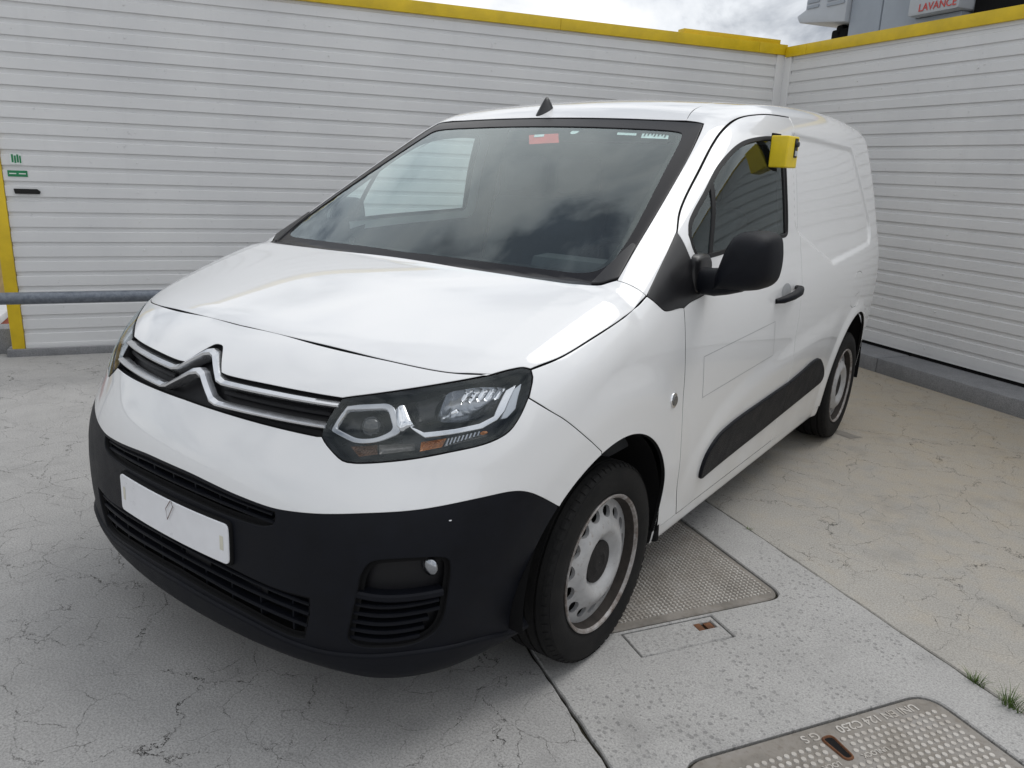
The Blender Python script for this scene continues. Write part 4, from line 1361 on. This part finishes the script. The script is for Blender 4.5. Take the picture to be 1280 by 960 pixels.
ground = mesh_obj('ground', [(-300, -300, -.014), (300, -300, -.014), (300, 300, -.014), (-300, 300, -.014)], [(0, 1, 2, 3)], 'joint_dirt', smooth=False)
tag(ground, kind='structure')
def slab(name, mat, outer, holes=(), top=0., g=0., depth=.03):
    outer = outer if area2(outer) > 0 else outer[::-1]
    holes = [h if area2(h) < 0 else h[::-1] for h in holes]
    V2, T, loops = fill(outer, holes, g)
    V = np.hstack([V2, np.full((len(V2), 1), top)])
    Fq = [tuple(t) for t in T]
    base = len(V); ex = []
    for lp in loops:
        n = len(lp); a_ = V[lp]
        tan = np.roll(a_, -1, 0) - np.roll(a_, 1, 0); tan /= np.maximum(np.linalg.norm(tan, axis=1), 1e-9)[:, None]
        o_ = np.stack([tan[:, 1], -tan[:, 0], 0 * tan[:, 0]], 1)
        r1 = a_ + o_ * .004 + np.array([0, 0, -.004]); r2 = r1 + np.array([0, 0, -depth])
        ex += [r1, r2]
        for A, B in ((lp, range(base, base + n)), (range(base, base + n), range(base + n, base + 2 * n))):
            A, B = list(A), list(B)
            for i in range(n):
                j = (i + 1) % n
                Fq.append((A[i], B[i], B[j], A[j]))
        base += 2 * n
    o = mesh_obj(name, np.vstack([V] + ex), Fq, mat, None, smooth=False)
    return site(o)
def ragged(p, q, ds, amp, seed):
    """a slightly broken edge from p to q"""
    r = random.Random(seed)
    p, q = np.array(p, float), np.array(q, float)
    n = int(np.linalg.norm(q - p) / ds)
    d = (q - p) / np.linalg.norm(q - p); nn = np.array([-d[1], d[0]])
    w = 0; out = []
    for i in range(n):
        w = .7 * w + r.uniform(-amp, amp)
        out.append(p + (q - p) * i / n + nn * w)
    return np.array(out)
VF, VR = .275, 1.525                                     # slab joints
rr_ = lambda u0, v0, u1, v1, r: dens(rounded([(u0, v0), (u1, v0), (u1, v1), (u0, v1)], r, 6), .05)
coverA = (-.28, .415, .655, 1.29)
lidA = (.682, .605, .803, .950)
coverB = (1.245, .45, 2.18, 1.328)
E0 = 60
s_left = slab('concrete_slab', 'concrete_left', np.vstack([[(-E0, -E0), (E0, -E0)], ragged((E0, VF - .011), (4, VF - .011), 2., .0, 1), ragged((4, VF - .011), (-4, VF - .011), .035, .0035, 2), [(-4, VF - .011), (-E0, VF - .011)]]))
def ring_hole(c, m, r):
    return rr_(c[0] - m, c[1] - m, c[2] + m, c[3] + m, r)
s_mid = slab('concrete_slab', 'concrete_strip', np.vstack([ragged((-4, VF + .009), (4, VF + .009), .035, .0035, 3), [(E0, VF + .009), (E0, VR - .006)], ragged((4, VR - .006), (-4, VR - .006), .035, .0022, 4), [(-E0, VR - .006), (-E0, VF + .009)]]),
             [ring_hole(coverA, .012, .080), ring_hole(lidA, .012, .008), ring_hole(coverB, .012, .090)])
s_right = slab('concrete_slab', 'concrete_right', np.vstack([ragged((-4, VR + .006), (4, VR + .006), .035, .0022, 5), [(E0, VR + .006), (E0, E0), (-E0, E0), (-E0, VR + .006)]]))
for s_ in (s_left, s_mid, s_right):
    s_.parent = ground
    s_['label'] = {'concrete_left': 'crazed grey concrete slab under the van nose', 'concrete_strip': 'pitted concrete strip holding the iron covers', 'concrete_right': 'cracked concrete slab stained tan towards the kerb'}[s_.data.materials[0].name]
# damp mark beside the rear wheel
dm = np.array([(.95 + .075 * math.cos(t) * (1 + .25 * math.sin(3 * t)), 2.88 + .06 * math.sin(t) * (1 + .4 * math.cos(2 * t + 1))) for t in np.linspace(0, 2 * math.pi, 40)[:-1]])
st = mesh_obj('damp_stain', [(x, y, .0015) for x, y in dm], [tuple(range(len(dm)))], 'damp', ground, smooth=False)

# iron covers
def cover(name, label, c, rad, studs, stud_r, group):
    t = thing(name, label, 'drain cover')
    site(t)
    pl = dens(rounded([(c[0], c[1]), (c[2], c[1]), (c[2], c[3]), (c[0], c[3])], rad, 7), .06)
    plate_ = slab('plate', 'cast_cover', inset(pl if area2(pl) > 0 else pl[::-1], .004), top=-.002)
    plate_.rotation_euler = (0, 0, 0)
    plate_.parent = t
    V, Fq = [], []
    for (x, y, ang) in studs:
        b = len(V)
        k = 8
        ca, sa = math.cos(ang), math.sin(ang)
        for zz, sc in ((-.002, 1.), (.0015, .82)):
            for i in range(k):
                a = 2 * math.pi * i / k
                ex, ey = stud_r[0] * math.cos(a) * sc, stud_r[1] * math.sin(a) * sc
                V.append((x + ex * ca - ey * sa, y + ex * sa + ey * ca, zz))
        Fq += [(b + i, b + (i + 1) % k, b + k + (i + 1) % k, b + k + i) for i in range(k)] + [tuple(range(b + k, b + 2 * k))]
    so = mesh_obj('raised_studs', V, Fq, 'cast_stud', t, smooth=False)
    so['kind'] = 'stuff'
    return t, plate_
sA = []
nu = int((coverA[2] - coverA[0] - .03) / .0165)
nv = int((coverA[3] - coverA[1] - .03) / .0165)
def in_rr(x, y, c, r, m):
    x0, y0, x1, y1 = c[0] + m, c[1] + m, c[2] - m, c[3] - m
    if not (x0 < x < x1 and y0 < y < y1): return False
    qx, qy = max(x0 + r - x, x - x1 + r, 0), max(y0 + r - y, y - y1 + r, 0)
    return qx * qx + qy * qy <= r * r
for i in range(nu):
    for j in range(nv):
        x, y = coverA[0] + .02 + .0165 * i, coverA[1] + .02 + .0165 * j
        if in_rr(x, y, coverA, .06, .014):
            sA.append((x, y, math.pi / 4 * (1 if (i + j) % 2 else -1)))
cover('drain_cover', 'large ribbed iron cover beside the van front wheel', coverA, .07, sA, (.0072, .0042), None)
sB = []
for i in range(60):
    for j in range(60):
        x, y = coverB[0] + .070 + .0245 * i * .93, coverB[1] + .045 + .0245 * (j + .5 * (i % 2))
        slot = abs(x - (coverB[0] + .09)) < .065 and abs(y - .897) < .032
        word = (coverB[0] + .118 < x < coverB[0] + .156) and (.925 < y < 1.04 or .795 < y < .872)
        if in_rr(x, y, coverB, .06, .03) and not slot and not word:
            sB.append((x, y, 0))
tB, plB = cover('drain_cover', 'iron cover with round studs and raised lettering', coverB, .08, sB, (.0090, .0090), None)
def text_on(parent, body, uv, size, z, mat, rot, name='lettering', ext=.0012):
    cu = bpy.data.curves.new(name, 'FONT')
    cu.body = body; cu.size = size; cu.extrude = ext; cu.offset = .0006
    cu.align_x = 'LEFT'; cu.align_y = 'CENTER'
    tmp = bpy.data.objects.new('tmp', cu); COL.objects.link(tmp)
    dg = bpy.context.evaluated_depsgraph_get()
    me = bpy.data.meshes.new_from_object(tmp.evaluated_get(dg))
    bpy.data.objects.remove(tmp)
    me.materials.clear(); me.materials.append(MAT[mat])
    o = link(bpy.data.objects.new(name, me), parent)
    o.matrix_local = Matrix.Translation((uv[0], uv[1], z)) @ rot
    return o
RT = Matrix.Rotation(math.radians(-90), 4, 'Z')          # text runs towards -v, tops towards +u
text_on(tB, 'UNI EN 124 C250', (coverB[0] + .034, 1.247), .0395, -.001, 'cast_stud', RT)
text_on(tB, 'G S', (coverB[0] + .034, .882), .0395, -.001, 'cast_stud', RT)
text_on(tB, 'UNLOCK', (coverB[0] + .137, 1.028), .022, -.001, 'cast_stud', RT)
text_on(tB, 'LOCK', (coverB[0] + .137, .862), .022, -.001, 'cast_stud', RT)
key = dens(rounded([(coverB[0] + .050, .882), (coverB[0] + .130, .888), (coverB[0] + .130, .908), (coverB[0] + .050, .912)], .012), .012)
ko = mesh_obj('key_slot', [(x, y, -.0008) for x, y in key], [tuple(range(len(key)))], 'deep_black', tB, smooth=False)
if area2(key) < 0: ko.data.flip_normals()
rimk = inset(key if area2(key) > 0 else key[::-1], -.008)
V = [(x, y, -.001) for x, y in rimk] + [(x, y, .003) for x, y in inset(rimk, .003)] + [(x, y, .003) for x, y in inset(rimk, .006)] + [(x, y, -.0012) for x, y in inset(rimk, .0085)]
n = len(rimk)
mesh_obj('slot_rim', V, [(k * n + i, k * n + (i + 1) % n, (k + 1) * n + (i + 1) % n, (k + 1) * n + i) for k in range(3) for i in range(n)], 'rust', tB, smooth=False)
lid = thing('hinge_lid', 'small plain lid with a rusty hole beside ribbed cover', 'lid')
site(lid)
lp = dens(np.array([(lidA[0], lidA[1]), (lidA[2], lidA[1]), (lidA[2], lidA[3]), (lidA[0], lidA[3])]), .1)
hole = np.array([(lidA[0] + .015, .862), (lidA[0] + .062, .862), (lidA[0] + .062, .938), (lidA[0] + .015, .938)])
lo = slab('plate', 'concrete_strip', lp, [hole], top=-.0025); lo.rotation_euler = (0, 0, 0); lo.parent = lid
box('rusty_hinge', (lidA[0] + .018, .866, -.016), (lidA[0] + .058, .892, -.005), 'rust', lid, .003)
box('rusty_hinge', (lidA[0] + .020, .905, -.016), (lidA[0] + .055, .934, -.007), 'rust', lid, .003)

# tufts of grass in the joint
def tuft(pos, n, h, sp, seed, label):
    r = random.Random(seed)
    V, Fq = [], []
    for k in range(n):
        a = r.uniform(0, 2 * math.pi); d0 = r.uniform(0, sp)
        bx, by = d0 * math.cos(a), d0 * math.sin(a) * .55
        hh = h * r.uniform(.45, 1.); lean = r.uniform(.1, .9) * hh
        a2 = a + r.uniform(-.6, .6)
        wx, wy = -math.sin(a2) * .0016, math.cos(a2) * .0016
        b = len(V)
        for t in (0, .35, .7, 1.):
            ox, oy = math.cos(a2) * lean * t * t, math.sin(a2) * lean * t * t
            w = 1 - .95 * t
            V += [(bx + ox - wx * w, by + oy - wy * w, hh * (t - .22 * t * t)), (bx + ox + wx * w, by + oy + wy * w, hh * (t - .22 * t * t))]
        Fq += [(b + 2 * i, b + 2 * i + 1, b + 2 * i + 3, b + 2 * i + 2) for i in range(3)]
    o = mesh_obj('grass_tuft', V, Fq, 'grass_blade', smooth=True)
    o.location = pos
    o.rotation_euler = (0, 0, SA)
    return tag(o, label, 'grass', 'grass tufts in the slab joint')
def P3(u, v, z=0): return tuple(UX * u + VX * v + np.array([0, 0, z]))
tuft(P3(1.37, VR, -.008), 95, .078, .038, 1, 'bigger tuft of green grass in the slab joint')
tuft(P3(1.255, VR, -.008), 60, .054, .027, 2, 'medium tuft of green grass in the slab joint')
tuft(P3(.16, VR, -.008), 30, .028, .018, 3, 'tiny yellowish tuft of grass in the joint near van sill')

# ------------------------------------------------------------------ ribbed metal walls
def slat_mesh(name, L, p):
    pr = [(0, .0), (0, p * .655), (-.013, p * .715), (-.013, p * 1.0)]
    # x along wall, y = out of wall, z up ; bottom return makes the shadow line
    pr = [(-.014, .0006)] + [(.0, .0006)] + pr[1:]
    V = [(0, a, b) for a, b in pr] + [(L, a, b) for a, b in pr]
    n = len(pr)
    Fq = [(i, n + i, n + i + 1, i + 1) for i in range(n - 1)]
    me = bpy.data.meshes.new(name)
    me.from_pydata(V, [], Fq)
    me.materials.append(MAT['cladding_paint'])
    me.update()
    return me
def ribbed_wall(label, org, ang, L, z0, p, n, name='cladding_wall'):
    """org: (u,v) of the start; local x runs along the wall, local y points out of its face"""
    t = thing(name, label, 'wall', P3(org[0], org[1]), ang)
    me = slat_mesh('slat', L, p)
    for k in range(n):
        o = bpy.data.objects.new('slat', me)
        link(o, t)
        o.location = (0, (.0035 if (k // 10) % 2 else 0.) + rnd.uniform(-.0008, .0008), z0 + p * k)
    box('backing', (0, -.06, z0 - .02), (L, -.012, z0 + p * n + .05), 'cladding_paint', t, 0)
    return t
# left wall: face towards +u; local x along +v reversed so that y points to +u
angL = SA - math.pi / 2                                   # local x = -v, local y = +u
LL = WV + 1.855
wallL = ribbed_wall('long white ribbed wall with green stickers and yellow end post', (WU, WV), angL, LL, .092, .1058, 24)
def LW_(v):                                               # local x on the left wall for site v
    return WV - v
zc = .092 + .1058 * 24
box('base_flashing', (0, -.03, .055), (LL, .006, .0925), 'cladding_paint', wallL, .001)
box('concrete_plinth', (-.05, -.14, -.01), (LL + .12, .035, .055), 'concrete_kerb', wallL, .006)
segs = [0., .33, 2.4, 4.5, LL]
for a, b in zip(segs[:-1], segs[1:]):
    box('coping', (a + .0012, -.05, zc - .012), (b - .0012, .022, zc + .080), 'yellow_paint', wallL, .002)
box('coping_cap', (.06, -.12, zc + .0805), (1.15, -.02, zc + .125), 'yellow_paint', wallL, .002)
ep = box('end_post', (LL + .003, -.05, .055), (LL + .085, .014, 1.56), 'yellow_paint', wallL, .003)
box('end_post_upper', (LL + .003, -.05, 1.5635), (LL + .085, .010, 2.64), 'cladding_paint', wallL, .003)
scr = bmesh.new(); bmesh.ops.create_cone(scr, cap_ends=True, segments=8, radius1=.006, radius2=.0045, depth=.006, matrix=Matrix.Rotation(-math.pi / 2, 4, 'X'))
sc_me = bpy.data.meshes.new('screw'); scr.to_mesh(sc_me); scr.free(); sc_me.materials.append(MAT['cladding_paint'])
def screw(w, x, z):
    o = bpy.data.objects.new('screw', sc_me); link(o, w); o.location = (x, .004, z)
for v_ in (-1.0, .40, 1.75, 3.1):
    for k in range(0, 24, 2):
        if rnd.random() < .75:
            screw(wallL, LW_(v_ + rnd.uniform(-.02, .02)), (.092 + .1058 * k) + .045)
# right (far) wall: face towards -v ; local x = -u, local y = -v
angR = SA + math.pi
LR = 10.5
wallR = ribbed_wall('white ribbed wall on a concrete kerb beyond the van tail', (WU + LR, WV), angR, LR, .172, .1000, 24)
RW_ = lambda u: WU + LR - u
zr = .172 + .1000 * 24
box('shadow_gap_strip', (0, -.05, .112), (LR, -.012, .146), 'deep_black', wallR, 0)  # black strip painted in for the shadow gap below the panels
box('base_flashing', (0, -.03, .1465), (LR, -.002, .1725), 'cladding_paint', wallR, 0)
box('top_flashing', (0, -.012, zr - .001), (LR - .11, -.004, zr + .03), 'cladding_paint', wallR, 0)
for a, b in ((0, 4.), (4., 8.), (8., LR - .30), (LR - .30, LR - .0235)):
    box('coping', (a + .0012, -.05, zr + .026), (b - .0012, .022, zr + .118), 'yellow_paint', wallR, .002)
for u_ in (-2.9, -1.75, -.4, .9):
    for k in range(0, 24, 3):
        screw(wallR, RW_(u_ + rnd.uniform(-.02, .02)), (.172 + .1000 * k) + .04)
# corner cover strip
box('corner_cover', (LR - .105, -.01, .13), (LR - .006, .012, zr + .025), 'cladding_paint', wallR, .002)
box('corner_cover', (.006, -.01, .06), (.10, .010, zc - .013), 'cladding_paint', wallL, .002)
kerb = thing('kerb', 'raised concrete kerb under the far ribbed wall', 'kerb'); site(kerb)
for a, b in ((WU + .06, -1.9), (-1.9, .4), (.4, 2.6), (2.6, 6.5)):
    box('kerb_block', (a + .002, 4.40, -.01), (b - .002, 4.84, .118), 'concrete_kerb', kerb, .012)
tag(kerb, kind='structure')

# things fixed to the left wall
def on_left(v, z, out=.004):
    return P3(WU + out, v, z)
sign1 = thing('sticker', 'small white sticker with green pictograms on ribbed wall', 'sticker', on_left(-1.765, 1.405, .006), angL)
box('backing', (-.036, -.001, -.036), (.036, .001, .036), 'white_print', sign1, 0)
for k, (x, w, h) in enumerate(((-.027, .010, .05), (-.012, .012, .058), (.004, .012, .05), (.020, .012, .058))):
    box('pictogram', (x - w / 2, .0012, -.028 + .004 * (k % 2)), (x + w / 2, .002, -.028 + h), 'green_print', sign1, 0)
sign2 = thing('sticker', 'green rectangular sticker with white cross lines on ribbed wall', 'sticker', on_left(-1.765, 1.306, .006), angL)
sign2.location = on_left(-1.765, 1.306, .006)
box('backing', (-.060, -.001, -.021), (.060, .001, .021), 'green_print', sign2, 0)
box('print', (-.050, .0012, -.004), (-.008, .0018, .003), 'white_print', sign2, 0)
box('print', (.008, .0012, -.004), (.050, .0018, .003), 'white_print', sign2, 0)
lat = thing('latch', 'rusty brown metal latch bar fixed on ribbed wall', 'latch', on_left(-1.722, 1.186, .006), angL)
prism('bar', [(-.078, -.017), (.072, -.017), (.078, .017), (-.065, .017), (-.085, .0)], 0, .014, 'hub_rust', lat, .002, Matrix(((1, 0, 0, 0), (0, 0, 1, 0), (0, 1, 0, 0), (0, 0, 0, 1))))

# galvanised rail in front of the left wall
rail = thing('guard_rail', 'grey galvanised pipe rail in front of the ribbed wall', 'rail', P3(-3.1, -1.4), SA + math.pi / 2)
tube('pipe', [(-1.4, 0, .552), (1.95, 0, .552)], .039, 'galvanised', rail, 20)
for x in (-1.35, 1.55):
    tube('post', [(x, 0, -.01), (x, 0, .52)], .034, 'galvanised', rail, 16)

# what shows past the end of the left wall
tw = thing('tan_wall', 'low tan rendered wall beyond the yellow end post', 'wall', P3(-6.6, -2.9), SA)
box('render', (-.1, -1.6, .0), (.1, 1.6, .72), 'tan_render', tw, .01)
box('capping', (-.16, -1.62, .722), (.16, 1.62, 1.6), 'pale_slab', tw, .01)
blk = thing('concrete_block', 'weathered concrete block at the foot of the yellow post', 'block', P3(-4.06, -2.02), SA)
box('block', (-.10, -.075, -.01), (.10, .06, .19), 'concrete_kerb', blk, .012)
ps = thing('pale_slab', 'pale slab with a red edge beyond the yellow post', 'slab', P3(-4.9, -2.35), SA)
box('slab_top', (-.6, -.5, .10), (.6, .20, .16), 'pale_slab', ps, .01)
box('red_edge', (-.55, -.48, -.01), (.66, .18, .0985), 'red_kerb', ps, .01)

# car-wash machine behind the far wall
mc = thing('wash_machine', 'grey car wash machine with red lettering behind far wall', 'machine'); site(mc)
MV = 5.6
box('main_panel', (-4.02, MV, 1.2), (-3.62, MV + .8, 3.9), 'machine_grey', mc, .02)
box('main_panel', (-3.614, MV + .004, 1.2), (-3.20, MV + .8, 3.9), 'machine_grey', mc, .02)
box('lettered_panel', (-3.19, MV - .12, 2.93), (-2.66, MV + .6, 3.9), 'machine_light', mc, .03)
box('lower_panel', (-3.185, MV - .02, 1.2), (-2.70, MV + .6, 2.925), 'machine_grey', mc, .01)
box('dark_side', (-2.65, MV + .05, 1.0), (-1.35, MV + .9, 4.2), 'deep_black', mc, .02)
hd = bpy.data.objects.new('dryer_hood', None); link(hd, mc)
prism('hood_shell', [(-4.75, 3.17), (-4.70, 3.10), (-4.03, 3.02), (-4.03, 3.9), (-4.60, 3.9), (-4.62, 3.22)], -MV - .7, -MV + .05, 'machine_light', hd, .02, Matrix(((1, 0, 0, 0), (0, 0, -1, 0), (0, 1, 0, 0), (0, 0, 0, 1))))
for k in range(9):
    box('louvre', (-4.59, MV - .062, 3.22 + .05 * k), (-4.42, MV - .048, 3.246 + .05 * k), 'machine_grey', hd, 0)
    box('louvre', (-4.30, MV - .062, 3.20 + .05 * k), (-4.06, MV - .048, 3.226 + .05 * k), 'machine_grey', hd, 0)
for x0, x1, z0, z1 in ((-4.36, -4.03, 2.78, 3.00), (-4.22, -4.04, 2.60, 2.80), (-4.30, -4.20, 2.90, 3.04)):
    box('dark_bracket', (x0, MV + .1, z0), (x1, MV + .5, z1), 'deep_black', mc, .03)
RX = Matrix.Rotation(math.radians(90), 4, 'X')
lt = text_on(mc, 'LAVANCE', (-3.07, MV - .124), .088, 2.985, 'red_print', RX @ Matrix.Rotation(0, 4, 'Z'))

# yellow key box hung over the top of the driver's window
kb = thing('key_box', 'bright yellow box clipped on the top edge of driver window', 'box', (.838, 1.30, 1.58), math.radians(-4))
bm = bmesh.new(); add_box(bm, (-.010, -.068, -.060), (.060, .045, .060)); bm_obj('case', bm, 'yellow_case', kb, True, .006, 3)
box('clip', (-.016, -.055, -.075), (-.0102, .030, .070), 'deep_black', kb, .002)
box('dial_panel', (.0602, .000, -.020), (.062, .030, .052), 'sail_black', kb, .002)
bm = bmesh.new(); bmesh.ops.create_cone(bm, cap_ends=True, segments=20, radius1=.012, radius2=.010, depth=.010, matrix=Matrix.Translation((.066, .015, .030)) @ Matrix.Rotation(math.pi / 2, 4, 'Y')); bm_obj('dial', bm, 'lamp_grey', kb, True)
box('dial_button', (.0622, .004, -.014), (.066, .026, .006), 'machine_light', kb, .002)
